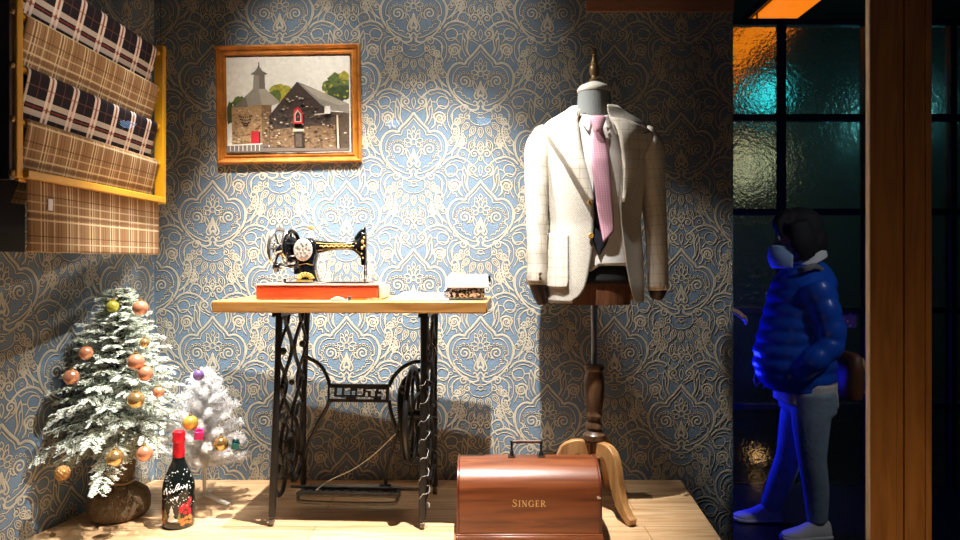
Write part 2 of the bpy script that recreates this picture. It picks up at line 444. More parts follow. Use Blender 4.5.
# timber post of the shop front: two boards, bead coloured as the lit edge
m_post = wood('street_post_timber', s2l(150, 98, 48), s2l(176, 120, 62), axis=2, scale=2.5, rough=.35, coat=.3)
m_bead = wood('lit_edge_bead', s2l(236, 214, 180), s2l(248, 230, 204), axis=2, rough=.4)
def board(px0, px1, y, d, m, name, par=None):
    q = MB(); q.box(((px0 - 480) / F * y, y, GZ), ((px1 - 480) / F * y, y + d, 2.6)); return q.build(name, m, par, smooth=False, bevel=.0015)
post = bpy.data.objects.new('trim_2', None); COL.objects.link(post); struct(post)
board(870.6, 897, 1.70, .012, m_post, 'board', post); board(905, 926, 1.70, .012, m_post, 'board', post)
board(897, 905, 1.708, .008, m_post, 'groove_strip', post); board(926, 932, 1.695, .017, m_post, 'edge_strip', post)
board(869.4, 870.6, 1.696, .018, m_bead, 'bead', post)
# street-side pane of the display
def clear_glass(name, tint=(1, 1, 1)):
    m, t, b = nt(name); t.nodes.remove(b)
    out = t.nodes['Material Output']; tr = nn(t, 'ShaderNodeBsdfTransparent'); tr.inputs[0].default_value = rgb(tint)
    gl = nn(t, 'ShaderNodeBsdfGlossy'); gl.inputs['Roughness'].default_value = .0
    fr = nn(t, 'ShaderNodeFresnel'); fr.inputs[0].default_value = 1.5
    ge = nn(t, 'ShaderNodeNewGeometry'); iv = nn(t, 'ShaderNodeMath', operation='SUBTRACT'); iv.inputs[0].default_value = 1.; t.links.new(ge.outputs['Backfacing'], iv.inputs[1])
    mu = nn(t, 'ShaderNodeMath', operation='MULTIPLY'); t.links.new(fr.outputs[0], mu.inputs[0]); t.links.new(iv.outputs[0], mu.inputs[1])   # only the outer face of the thin pane mirrors
    mx = nn(t, 'ShaderNodeMixShader'); t.links.new(mu.outputs[0], mx.inputs[0]); t.links.new(tr.outputs[0], mx.inputs[1]); t.links.new(gl.outputs[0], mx.inputs[2])
    t.links.new(mx.outputs[0], out.inputs[0]); return m
m_glass = clear_glass('shop_window_glass')
p = MB(); p.box((-1.75, 1.66, GZ), (.94, 1.668, 3.22)); w = p.build('window_1', m_glass, smooth=False); struct(w)

# ---------------------------------------------------------------- street side behind the person
m_steel = M('black_steel', s2l(20, 22, 26), rough=.5, var=.1)
def frosted():
    m, t, b = nt('rippled_glass')
    b.inputs['Base Color'].default_value = (.86, .93, .9, 1); b.inputs['Transmission Weight'].default_value = 1.; b.inputs['Roughness'].default_value = .24; b.inputs['IOR'].default_value = 1.3
    tc = nn(t, 'ShaderNodeTexCoord'); vo = nn(t, 'ShaderNodeTexVoronoi'); vo.inputs['Scale'].default_value = 34; vo.feature = 'SMOOTH_F1'
    t.links.new(tc.outputs['Object'], vo.inputs[0])
    no = nn(t, 'ShaderNodeTexNoise'); no.inputs['Scale'].default_value = 60; t.links.new(tc.outputs['Object'], no.inputs[0])
    ad = nn(t, 'ShaderNodeMath', operation='ADD'); t.links.new(vo.outputs['Distance'], ad.inputs[0]); t.links.new(no.outputs[0], ad.inputs[1])
    bp = nn(t, 'ShaderNodeBump'); bp.inputs['Strength'].default_value = .55; bp.inputs['Distance'].default_value = .012
    t.links.new(ad.outputs[0], bp.inputs['Height']); t.links.new(bp.outputs[0], b.inputs['Normal'])
    return m
YG = 4.2
vx = [.279, .794, 1.309, 1.824, 2.339, 2.854, 3.37]; hz = [GZ, .014, .595, 1.189, 1.759, 2.335]
win = bpy.data.objects.new('window_2', None); COL.objects.link(win); struct(win)
q = MB()
for x in vx: q.box((x - .019, YG - .03, GZ), (x + .019, YG + .03, 2.354))
for z in hz[1:]: q.box((vx[0], YG - .028, z - .019), (vx[-1], YG + .028, z + .019))
q.build('window_frame', m_steel, win, smooth=False, bevel=.003)
q = MB()
for i in range(len(vx) - 1):
    for j in range(len(hz) - 1):
        q.box((vx[i] + .012, YG - .004, hz[j] + .012), (vx[i + 1] - .012, YG + .004, hz[j + 1] - .012))
q.build('rippled_pane', frosted(), win, smooth=False)
m_room = M('far_room_wall', s2l(84, 84, 74), rough=.85, var=.15, scale=2)
q = MB(); q.box((-.2, 6.6, GZ), (6, 6.7, 3.3)); struct(q.build('wall_far', m_room, smooth=False))
q = MB(); q.box((-.4, 3.0, 3.2), (6, 6.7, 3.3)); struct(q.build('ceiling_far', m_dark, smooth=False))
# lit things in the room behind the rippled panes
t = thing('strip_light', 'long orange glowing light trough running under the ceiling behind the glass', 'light')
q = MB(); q.box((1.86, 4.30, 2.53), (2.14, 6.55, 2.55)); q.build('diffuser', emis('orange_glow', s2l(255, 128, 8), 1.0), t, smooth=False)
q = MB(); q.box((1.83, 4.29, 2.552), (2.17, 6.56, 2.60)); q.box((1.94, 4.6, 2.6), (1.96, 4.62, 3.2)); q.box((1.94, 6.3, 2.6), (1.96, 6.32, 3.2)); q.build('housing', m_steel, t, smooth=False, bevel=.004)
def lantern(name, label, px, py, y, r, col, s, group=None):
    c = P(px, py, y); t = thing(name, label, 'lamp', (c.x, c.y, c.z)); top = (2.528 if 1.75 < c.x < 2.33 and c.y < 6.6 else 3.2) - c.z
    q = MB(); q.sphere((0, 0, 0), r); q.build('globe', emis(name + '_glow', col, s), t)
    q = MB(); q.lathe([(r * .5, r * .82), (r * .5, r * 1.15), (r * .12, r * 1.4)], seg=16); q.tube([(0, 0, r * 1.3), (0, 0, top)], .006, 6); q.build('cord', m_steel, t)
lantern('globe_lamp', 'teal glowing globe lamp blurred behind the top left rippled pane', 766, 96, 5.2, .11, s2l(40, 170, 176), 2.6)
lantern('pendant_lamp', 'pale yellow green lamp glowing behind the second row of rippled panes', 747, 166, 6.0, .20, s2l(226, 220, 170), .55)
lantern('amber_reflection', 'small amber globe standing in for a reflection in the low pane beside the walking legs', 757, 455, 4.58, .035, s2l(255, 190, 120), .9)  # glowing globe stands in for a warm reflection in the glass
# small colourful card stuck on the glass behind the person's back
q = MB(); c0 = P(851, 320, YG - .04)
q.box((c0.x - .04, YG - .0082, c0.z - .05), (c0.x + .05, YG - .0052, c0.z + .05), 0)
for k in range(14):
    x = c0.x + rnd.uniform(-.035, .04); z = c0.z + rnd.uniform(-.045, .04); q.box((x, YG - .0092, z), (x + rnd.uniform(.006, .016), YG - .008, z + rnd.uniform(.004, .012)), rnd.choice((1, 2, 3)))
ca = q.build('leaflet', [M('leaflet_mauve', s2l(150, 100, 130)), M('leaflet_white', s2l(225, 220, 225)), M('leaflet_red', s2l(190, 60, 60)), M('leaflet_blue', s2l(70, 140, 190))], smooth=False)
tag(ca, 'small pinkish printed leaflet on the dark glass behind the blue jacket', 'leaflet')

# ---------------------------------------------------------------- globe lamps across the street, mirrored in the shop window
def street_side_light(px, py, label):
    y = -2.2; ym = 2 * 1.66 - y; c = Vector(((px - 480) / F * ym, y, CZ - (py - 262) / F * ym))
    t = thing('street_side_light', label, 'lamp', (c.x, y, GZ), 0, 'street lamps mirrored in the shop window'); h = c.z - GZ
    q = MB(); q.sphere((0, 0, h), .062, 20, 12, sc=(1, 1, .85)); q.build('globe', emis('cool_globe_glow', s2l(150, 205, 255), 7.), t)
    q = MB(); q.lathe([(.09, .0005), (.09, .03), (.03, .08), (.024, h - .09), (.05, h - .06)], seg=16); q.build('pole', m_steel, t)
    q = MB(); q.lathe([(.075, h - .002), (.07, h + .03), (.03, h + .07), (.01, h + .09)], seg=18); q.build('hood', m_steel, t)
street_side_light(393, 121, 'street lamp mirrored in the glass right of the framed picture')
street_side_light(484, 119, 'street lamp mirrored in the glass above the folded white cloth')
street_side_light(128, 122, 'street lamp mirrored in the glass on the lower black tartan cloth')
# ================================================================ treadle table, machine, things on it
m_iron = M('black_cast_iron', s2l(34, 32, 32), rough=.4, metal=.3, var=.25, scale=30, bump=.12, bscale=120)
m_top = wood('honey_table_top', s2l(176, 118, 56), s2l(214, 158, 88), axis=0, scale=2.6, rough=.38, coat=.2)
m_castor = M('worn_castor_steel', s2l(120, 112, 100), rough=.4, metal=.7)
TL = Vector((-.423, 2.472, 0)); TR = R(-3.0)
table = thing('treadle_table', 'wooden table on a black cast iron sewing machine treadle base', 'table', TL, TR)
q = MB(); q.box((-.457, -.2, .718), (.457, .2, .757)); q.build('table_top', m_top, table, bevel=.004)
def side_frame(lx, splay):
    X = lambda z: lx + splay * (1 - z / .72)
    fr = MB()
    def yz(pts, r, n=6, cl=False):
        fr.tube(smooth_path([(X(z), y, z) for y, z in pts], n, cl), r, 8, closed=cl)
    # outer legs
    yz([(-.160, .716), (-.158, .6), (-.155, .46), (-.155, .34), (-.152, .22), (-.154, .12), (-.156, .03)], [(.011, .013), (.009, .011), (.009, .011), (.011, .013), (.012, .014), (.011, .012)])
    yz([(.150, .716), (.150, .6), (.150, .46), (.150, .34), (.154, .22), (.172, .12), (.190, .03)], [(.011, .013), (.009, .011), (.009, .011), (.011, .013), (.012, .014), (.011, .012)])
    fr.box((X(.7) - .016, -.185, .704), (X(.7) + .016, .185, .7175))
    # two wavy inner bars that touch and part again
    for s in (-1, 1):
        pts = []
        for k in range(40):
            z = .705 - k / 39 * .375
            pts.append((X(z), s * (.058 + .044 * math.cos((z - .705) / .125 * 2 * PI / 2)), z))
        fr.tube(pts, .0075, 8)
        pts = []
        for k in range(40):
            z = .705 - k / 39 * .375
            pts.append((X(z), s * (.104 - .046 * math.cos((z - .705) / .125 * PI)), z))
        fr.tube(pts, .006, 8)
    for z in (.58, .455):
        fr.sphere((X(z), -.108, z), .013, 10, 8); fr.sphere((X(z), .108, z), .013, 10, 8); fr.sphere((X(z), 0, z), .011, 10, 8)
    # ring rosette between the legs
    ring = [(X(.23) , .098 * math.cos(a), .23 + .105 * math.sin(a)) for a in [2 * PI * k / 32 for k in range(32)]]
    fr.tube(ring, .008, 8, closed=True)
    ring = [(X(.23), .05 * math.cos(a), .23 + .054 * math.sin(a)) for a in [2 * PI * k / 24 for k in range(24)]]
    fr.tube(ring, .006, 8, closed=True)
    for k in range(8):
        a = 2 * PI * k / 8 + .2
        fr.tube([(X(.23), .045 * math.cos(a), .23 + .05 * math.sin(a)), (X(.23), .096 * math.cos(a + .25), .23 + .103 * math.sin(a + .25))], .005, 6)
    fr.tube([(X(.23) - .006, 0, .23), (X(.23) + .006, 0, .23)], .03, 16)
    for s in (-1, 1):
        yz([(s * .098, .235), (s * .13, .25), (s * .152, .29)], .007); yz([(s * .09, .185), (s * .125, .165), (s * .155, .15)], .007)
        yz([(s * .03, .125), (s * .055, .085), (s * .10, .082), (s * .13, .11), (s * .155, .12)], .008)
        yz([(s * .06, .325), (s * .09, .36), (s * .13, .35), (s * .155, .37)], .006)
    yz([(-.05, .126), (0, .118), (.05, .126)], .008)
    ob = fr.build('side_frame', m_iron, table)
    for y in (-.157, .192):
        c = MB(); x = X(.01)
        c.tube([(x - .007, y, .0125), (x + .007, y, .0125)], .0125, 16); c.tube([(x, y, .012), (x, y + .004, .034)], .006, 8)
        c.build('castor', m_castor, ob, bevel=.0015)
side_frame(-.242, -.028); side_frame(.246, -.006)
# cross brace with pierced lettering panel
YB = .085
SY = TL.y + YB
def lx_of(px): return (px - 480) / F * SY - TL.x
def lz_of(py): return CZ - (py - 262) / F * SY
br = MB()
def bpath(pts, r): br.tube(smooth_path([(lx_of(a), YB, lz_of(b)) for a, b in pts], 6), r, 8)
bpath([(302, 357), (308, 359), (318, 365), (325, 376), (328, 386)], (.0075, .0075)); bpath([(328, 400), (324, 410), (314, 428), (305, 448), (303, 458)], .0075)
bpath([(388, 386), (393, 376), (402, 367), (412, 362), (421, 361)], .0075); bpath([(388, 400), (390, 412), (396, 430), (404, 446), (421, 456)], .0075)
rows = []
def inhole(x, y):   # the pierced marks, in drawing units of the panel (90..790, 155..290)
    sl = (290 - y) * .08
    def r(x0, x1, y0, y1, s=0): return x0 + s * sl <= x <= x1 + s * sl and y0 <= y <= y1
    return (r(88, 150, 155, 285, .6) or r(88, 300, 263, 288) or r(178, 240, 158, 242, 1) or r(268, 342, 158, 242, 1) or r(360, 402, 190, 242, 1)
            or r(425, 496, 162, 242, 1) or r(420, 632, 264, 290) or r(540, 660, 164, 188, 0) or (r(596, 648, 188, 250, 0)) or r(528, 560, 205, 266, .4)
            or (r(688, 780, 170, 192)) or (r(722, 780, 170, 290)) or r(672, 724, 222, 252, .3))
NX, NY = 150, 26
for j in range(NY):
    y0 = 150 + j / NY * 145; run = None
    for i in range(NX + 1):
        x0 = 78 + i / NX * 734; solid = i < NX and not inhole(x0 + 2.4, y0 + 2.8)
        if solid and run is None: run = i
        if not solid and run is not None:
            a = 78 + run / NX * 734; b = x0
            br.box((lx_of(320 + a / 12), YB - .004, lz_of(375 + (y0 + 145 / NY) / 12)), (lx_of(320 + b / 12), YB + .004, lz_of(375 + y0 / 12))); run = None
br.box((lx_of(326.6), YB - .006, lz_of(387.6)), (lx_of(388), YB + .006, lz_of(384)))
br.box((lx_of(326.6), YB - .006, lz_of(402)), (lx_of(388), YB + .006, lz_of(399)))
br.box((lx_of(326.4), YB - .006, lz_of(402)), (lx_of(328), YB + .006, lz_of(384))); br.box((lx_of(386.6), YB - .006, lz_of(402)), (lx_of(388.2), YB + .006, lz_of(384)))
br.build('cross_brace', m_iron, table)
# drive wheel, its bracket and rod
wx, wy, wz, wr = .185, -.01, .347, .162
wh = MB()
wh.tube([(wx, wy + wr * math.cos(a), wz + wr * math.sin(a)) for a in [2 * PI * k / 48 for k in range(48)]], .009, 10, closed=True)
wh.tube([(wx, wy + (wr - .03) * math.cos(a), wz + (wr - .03) * math.sin(a)) for a in [2 * PI * k / 48 for k in range(48)]], .004, 8, closed=True)
for k in range(6):
    a = 2 * PI * k / 6 + .3
    wh.tube(smooth_path([(wx, wy + .015 * math.cos(a), wz + .015 * math.sin(a)), (wx, wy + .09 * math.cos(a + .25), wz + .09 * math.sin(a + .25)), (wx, wy + wr * math.cos(a), wz + wr * math.sin(a))], 5), .006, 8)
wh.tube([(wx - .018, wy, wz), (wx + .04, wy, wz)], .018, 14)
wh.build('drive_wheel', m_iron, table)
bk = MB()
bk.tube(smooth_path([(.252, .10, .50), (.20, .09, .49), (.155, .06, .46), (.145, .02, .42), (.15, 0, .36), (.152, 0, .28), (.15, .01, .18)], 5), [(.006, .006), (.007, .007), (.010, .012), (.012, .02), (.012, .026), (.01, .02), (.006, .01)], 10)
bk.tube([(.14, 0, wz), (.185, -.01, wz)], .012, 10); bk.sphere((.147, .02, .425), .02, 12, 8)
bk.build('wheel_bracket', m_iron, table)
rod = MB(); rod.tube(smooth_path([(.165, .0, .40), (.13, .02, .30), (.105, .03, .21), (.085, .03, .14), (.08, .03, .08)], 6), .006, 8)
rod.tube([(.06, .03, .078), (.10, .03, .078)], .009, 10); rod.build('pitman_rod', m_iron, table)
# treadle plate
pd = MB()
PX0, PX1, PY0, PY1 = -.214, .142, -.052, .046
def pz(y): return .0725 + (y - PY0) * -.05
def pb(a, b, r=.006): pd.tube([(a[0], a[1], pz(a[1])), (b[0], b[1], pz(b[1]))], r, 8)
for a, b in (((PX0, PY0), (PX1, PY0)), ((PX0 + .015, PY1), (PX1 - .015, PY1)), ((PX0, PY0), (PX0 + .015, PY1)), ((PX1, PY0), (PX1 - .015, PY1))): pb(a, b, .0085)
n = 11
for k in range(-4, n + 4):
    for s in (1, -1):
        x0 = PX0 + (PX1 - PX0) * k / n; x1 = x0 + s * .085; y0, y1 = PY0, PY1
        A, B = [x0, y0], [x1, y1]
        def clip(A, B):
            for _ in range(2):
                for lim, hi in ((PX0 + .004, False), (PX1 - .004, True)):
                    for (u, v) in ((A, B), (B, A)):
                        if (u[0] > lim) == hi and u[0] != lim:
                            if ((v[0] > lim) == hi): return False
                            t = (lim - v[0]) / (u[0] - v[0]); u[1] = v[1] + (u[1] - v[1]) * t; u[0] = lim
            return True
        if clip(A, B): pb(A, B, .0045)
for k in range(3): y = PY0 + (PY1 - PY0) * (k + .5) / 3; pb((PX0 + .005, y), (PX1 - .005, y), .004)
pd.tube(smooth_path([(PX0, PY0, pz(PY0)), (PX0 + .006, PY0 - .012, .056), (PX0 + .03, PY0 - .014, .050), (0, PY0 - .014, .047), (PX1 - .03, PY0 - .014, .050), (PX1 - .006, PY0 - .012, .056), (PX1, PY0, pz(PY0))], 5), .0065, 8)
pd.tube([(-.255, .0, .08), (.240, .0, .08)], .006, 8); pd.tube([(PX1 - .01, .03, .068), (.2, .03, .068)], .006, 8)
pd.build('treadle_plate', M('lit_grey_iron', s2l(92, 86, 78), rough=.4, metal=.4, var=.25, scale=40), table)  # paler than the frame's iron: light on the plate put into its colour
# white string from the plate to the wheel bracket, and the fairy light wire round the right legs
m_wire = M('clear_white_wire', s2l(214, 214, 206), rough=.3, var=.05)
q = MB(); q.tube(smooth_path([P(316, 490, 2.43), P(330, 480, 2.45), P(352, 470, 2.46), P(372, 456, 2.46), P(386, 443, 2.45), P(395.5, 434, 2.44)], 6), .0016, 6)
tag(q.build('string', m_wire), 'thin white string stretched from the treadle plate up to the drive wheel', 'string')
fw = MB()
def wind(x, y0, z0, z1, turns, r, n):
    pts = []
    for k in range(n):
        t = k / (n - 1); z = z0 + (z1 - z0) * t; a = turns * 2 * PI * t; rr = r * (1 + .18 * math.sin(k * 1.7))
        pts.append((x + rr * math.cos(a), y0(z) + rr * math.sin(a), z + .005 * math.sin(k * 2.3)))
    return pts
A_ = TL + Matrix.Rotation(TR, 3, 'Z') @ Vector((.246, -.156, 0)); B_ = TL + Matrix.Rotation(TR, 3, 'Z') @ Vector((.244, .16, 0))
pw = wind(A_.x, lambda z: A_.y, .07, .50, 7, .0165, 60) + [(A_.x + .01, A_.y + .03, .56), (A_.x + .008, (A_.y + B_.y) / 2, .60), (B_.x + .006, B_.y - .03, .56)] + wind(B_.x, lambda z: B_.y + (.02 if z < .15 else 0), .48, .16, 5, .0175, 36)
fw.tube(smooth_path(pw, 3), .0007, 5)
tag(fw.build('fairy_light_wire', m_wire), 'clear white wire wound loosely round the right iron legs of the treadle', 'wire')

# ---------------------------------------------------------------- sewing machine
m_black = M('black_enamel', s2l(14, 14, 16), rough=.14, var=.1, coat=.6)
m_brass = M('gold_decal', s2l(206, 166, 84), rough=.4, metal=.35, var=.15, scale=60)
m_nickel = M('bright_nickel', s2l(205, 202, 196), rough=.2, metal=.95, var=.1)
m_engr = M('engraved_nickel_plate', s2l(205, 198, 186), rough=.45, metal=.3, var=.3, scale=160, bump=.3, bscale=220)
YM = 2.45; SM = YM / F
def mx(px): return (px - 480) * SM
def mz(py): return CZ - (py - 262) * SM
mach = thing('sewing_machine', 'black antique hand crank sewing machine with gold decoration on the table', 'sewing machine', (mx(330), YM, .758))
O = Vector((mx(330), YM, .758))
def loc(px, py, dy=0.): return Vector((mx(px), YM + dy, mz(py))) - O
m_orange = wood('orange_stained_wood', s2l(160, 56, 26), s2l(188, 76, 36), axis=0, scale=3, rough=.4, coat=.3)
m_pale = wood('pale_wood_block', s2l(206, 170, 140), s2l(226, 196, 168), axis=2, rough=.5)
q = MB()
bx0, bx1, by0, by1 = (256 - 480) / F * 2.36, (377.5 - 480) / F * 2.36, 2.36, 2.55
q.box((bx0 - O.x, by0 - O.y, 0.0005), (bx1 - O.x, by1 - O.y, .047)); wb = q.build('wooden_base', m_orange, mach, bevel=.003)
q = MB(); q.box((bx0 - O.x - .001, by0 - O.y - .002, .0475), (bx1 - O.x + .004, by1 - O.y + .002, .053)); q.build('base_moulding', M('greyed_moulding', s2l(196, 160, 140), rough=.5), wb, bevel=.0015)
q = MB(); q.box((bx1 - O.x + .0015, by0 - O.y + .008, .0005), (bx1 - O.x + .017, by1 - O.y - .01, .0465)); q.build('end_block', m_pale, wb, bevel=.004)
q = MB(); q.box((mx(291) - O.x, -.075, .0535), (mx(372) - O.x, .075, .060)); bed = q.build('bed_plate', m_black, mach, bevel=.003)
q = MB(); q.tube([loc(285, 283), loc(285, 280.2)], .004, 10); q.sphere(loc(285, 280), .0052, 10, 8); q.build('catch', m_black, mach)
# pillar + arm + head as one casting
body = MB()
pil = [(284, 297, 322, .05), (281, 297.5, 320.5, .046), (277, 298.5, 318.5, .040), (271, 299, 316.5, .034), (264, 298, 316.5, .032), (257, 296.5, 318, .033), (249, 296, 319, .034), (243, 298, 318.5, .032), (239.5, 301, 315, .026), (238, 304, 311, .014)]
pil = [(min(a, 283.1), b, c, d) for a, b, c, d in pil]
def ring_se(cx, z, rx, ry, seg=24, e=.75):
    return [Vector((cx + rx * math.copysign(abs(math.cos(w)) ** e, math.cos(w)), ry * math.copysign(abs(math.sin(w)) ** e, math.sin(w)), z)) for w in [2 * PI * k / seg for k in range(seg)]]
def loft(mb, rings, mi=0, caps=True):
    n = len(rings[0]); vs = [v for r in rings for v in r]; fs = []
    for i in range(len(rings) - 1):
        for k in range(n): l = (k + 1) % n; fs.append((i * n + k, i * n + l, (i + 1) * n + l, (i + 1) * n + k))
    if caps: fs.append(tuple(range(n))[::-1]); fs.append(tuple((len(rings) - 1) * n + k for k in range(n)))
    mb.add(vs, fs, mi)
body_r = [ring_se((mx((a + b) / 2) - O.x), mz(y) - O.z, (b - a) / 2 * SM, d) for y, a, b, d in pil]
loft(body, body_r)
arm = [(311, 240.2, 254.5, .024), (318, 240.3, 254, .022), (325, 241, 252, .020), (333, 241.8, 250.4, .018), (342, 242.2, 249.6, .017), (349, 241.8, 249.6, .018), (354, 240.4, 251.5, .020), (358, 238, 255, .022), (361, 235, 259, .022)]
def ring_x(px, y0, y1, d, seg=20):
    cz = mz((y0 + y1) / 2) - O.z; h = (y1 - y0) / 2 * SM
    return [Vector((mx(px) - O.x, d * math.cos(w), cz + h * math.sin(w))) for w in [2 * PI * k / seg for k in range(seg)]]
loft(body, [ring_x(*a) for a in arm])
head = [(265, 361.6, 366.4, .016), (262, 361.2, 366.8, .018), (255, 360.8, 367, .020), (245, 360.6, 367, .020), (238, 360.8, 367, .019), (234, 361.4, 366.8, .016), (232.4, 362, 366.4, .010)]
loft(body, [ring_se((mx((a + b) / 2) - O.x), mz(y) - O.z, (b - a) / 2 * SM, d, e=.5) for y, a, b, d in head])
body.tube([loc(356, 240), loc(361, 233), loc(364, 231)], .010, 10)
bo = body.build('arm_casting', m_black, mach)
# decoration: gold bands and sprays lying on the enamel
dc = MB()
def dec(pts_px, dy, w=.0012): dc.tube([loc(a, b, dy) for a, b in pts_px], w, 6)
for k in range(24):   # band along the arm
    px = 318.5 + k * 1.55; y = 246.4 + .6 * math.sin(k * 1.9); dc.sphere(loc(px, y, -.021 + .0001 * abs(12 - k)), .0030, 8, 6, sc=(1.3, .5, .8))
dec([(317.5, 243.2), (330, 244), (345, 244.3), (353, 243.6)], -.0195); dec([(317, 251), (328, 249.8), (342, 248.2), (353, 248.6)], -.0165)
for a, b, r in ((363.5, 242, .006), (363, 248, .005), (365, 246, .004), (362.6, 254, .003), (365, 238, .004), (359, 246, .005), (357, 244, .003), (357.5, 249, .003), (363.8, 258, .003)):
    dc.sphere(loc(a, b, -.0195), r, 8, 6, sc=(1, .35, 1.2))
for k in range(7):    # crest on the pillar foot
    a = PI * (k + .5) / 7; dc.sphere(loc(308 - 6.4 * math.cos(a), 279 - 4.6 * math.sin(a), -.0408), .0062, 8, 6, sc=(.7, .4, 1.5), rot=Euler((0, a - PI / 2, 0)).to_matrix())
dc.box(loc(299.5, 282.2, -.0472), loc(315.5, 279.6, -.043)); dec([(299, 278), (302, 274), (308, 272), (314, 274), (317, 278)], -.0385)
dec([(321, 283 - 1), (318.6, 277), (317, 270)], -.028); dec([(301, 265), (308, 263.5), (315, 265)], -.0325)
dc.build('gold_decoration', m_brass, bo)
q = MB(); q.lathe([(.034, 0), (.035, .002), (.033, .004), (.02, .0046), (.004, .005)], loc(305.6, 250, -.0335), 32, axis=(0, -1, 0), sx=.94, sy=1.12); fp = q.build('engraved_plate', m_engr, bo)
for k in range(9):
    a = k * 2.4; r = .007 + .0024 * k
q = MB()
for k_ in range(13):
    rr_ = 0 if k_ == 0 else (.012 if k_ < 6 else .021); an = k_ * 2 * PI / 5 + .3 if k_ < 6 else (k_ - 6) * 2 * PI / 7; r0 = .0042
    q.tube([loc(305.6, 250, -.0386) + Vector((rr_ * math.cos(an) + r0 * (1 - k / 26) * math.cos(k * .5 + an), 0, rr_ * 1.12 * math.sin(an) + r0 * (1 - k / 26) * math.sin(k * .5 + an))) for k in range(24)], .0004, 5)
q.build('engraving', M('engraving_dark', s2l(120, 104, 84), rough=.5), fp)
q = MB(); q.tube([loc(364.8, 265), loc(364.8, 282.6)], .0026, 10); q.tube([loc(364.8, 271), loc(364.8, 275)], .005, 10); q.box(loc(362.6, 280.5, -.006), loc(367, 279.4, .006)); q.tube([loc(366.6, 262), loc(366.6, 278)], .002, 8)
q.build('needle_bar', m_nickel, mach)
q = MB(); q.tube([loc(364.5, 233), loc(364.5, 228.6)], .0045, 12); q.sphere(loc(364.5, 228.4), .0058, 12, 8, sc=(1, 1, .7)); q.build('presser_screw', m_black, mach)
q = MB(); q.lathe([(.0115, 0), (.0115, .003), (.008, .006), (.0085, .022), (.006, .024)], loc(311, 237.8), 20); sp_ = q.build('thread_spool', M('white_thread', s2l(240, 238, 230), rough=.8), mach)
q = MB(); q.lathe([(.0085, 0), (.011, .002), (.011, .011), (.006, .0125)], loc(311, 229.6), 20); q.build('spool_top', M('orange_spool_wood', s2l(226, 150, 80), rough=.5), sp_)
q = MB(); q.tube(smooth_path([loc(323, 241.2), loc(322.5, 239), loc(324, 238.6), loc(324.4, 241)], 4), .0012, 6); q.build('thread_guide', m_nickel, mach)
# balance wheel and hand crank: seen a little from the side
wm = Matrix.Rotation(R(-24), 3, 'Z')
def W(u, v, ax, c): return c + wm @ Vector((ax, u, v))
c = loc(291.5, 246)
q = MB()
q.tube([W(.042 * math.cos(a), .052 * math.sin(a), 0, c) for a in [2 * PI * k / 40 for k in range(40)]], (.0075, .0075)[0], 10, closed=True)
q.tube([W(0, 0, -.012, c), W(0, 0, .022, c)], .014, 16)
for k in range(5):
    a = 2 * PI * k / 5 + .4; q.tube([W(0, 0, 0, c), W(.042 * math.cos(a), .05 * math.sin(a), 0, c)], .004, 8)
q.lathe([(.010, -.003), (.033, -.003), (.034, 0), (.033, .003), (.010, .003)], c, 28, axis=wm @ Vector((1, 0, 0))); q.build('balance_wheel', m_black, mach)
q = MB(); q.tube([W(.0475 * math.cos(a), .058 * math.sin(a), -.001, c) for a in [2 * PI * k / 40 for k in range(40)]], .0038, 8, closed=True); q.build('wheel_rim', m_nickel, mach)
c2 = loc(279.5, 249)
q = MB()
q.tube([W(.056 * math.cos(a), .068 * math.sin(a), 0, c2) for a in [2 * PI * k / 44 for k in range(44)]], .006, 10, closed=True)
for k in range(6):
    a = 2 * PI * k / 6; q.tube([W(0, 0, 0, c2), W(.055 * math.cos(a), .067 * math.sin(a), 0, c2)], .0045, 8)
q.lathe([(.016, -.008), (.022, 0), (.014, .012), (.008, .02)], c2, 20, axis=wm @ Vector((1, 0, 0)))
q.build('crank_gear', m_nickel, mach)
q = MB(); q.tube([W(.061 * math.cos(a), .074 * math.sin(a), 0, c2) for a in [PI * .05 + PI * .95 * k / 30 for k in range(31)]], .0036, 8); q.tube([W(.02 * math.cos(a), .024 * math.sin(a), -.012, c2) for a in [2 * PI * k / 24 for k in range(24)]], .003, 8, closed=True); q.build('gear_rim', m_nickel, mach)
q = MB(); q.tube(smooth_path([loc(281, 264, -.02), loc(287, 266.4, -.015), loc(294, 266, -.01), loc(299, 264.8, -.005)], 5), [.006, .0075, .0065, .007], 12); q.build('crank_arm', m_nickel, mach)
q = MB(); q.lathe([(.004, 0), (.010, .004), (.012, .014), (.0085, .03), (.006, .034)], loc(277.5, 262.5, -.03), 18, axis=(.15, .2, -1)); q.sphere(loc(279, 266.5, -.03), .012, 14, 10); q.build('crank_handle', m_black, mach)
q = MB(); q.box(loc(295, 267.5, -.018), loc(300, 274, .018)); q.tube([loc(297, 273), loc(297, 258)], .006, 10); q.tube([loc(289, 259), loc(299, 259)], .009, 12); q.build('crank_bracket', m_black, mach, bevel=.003)

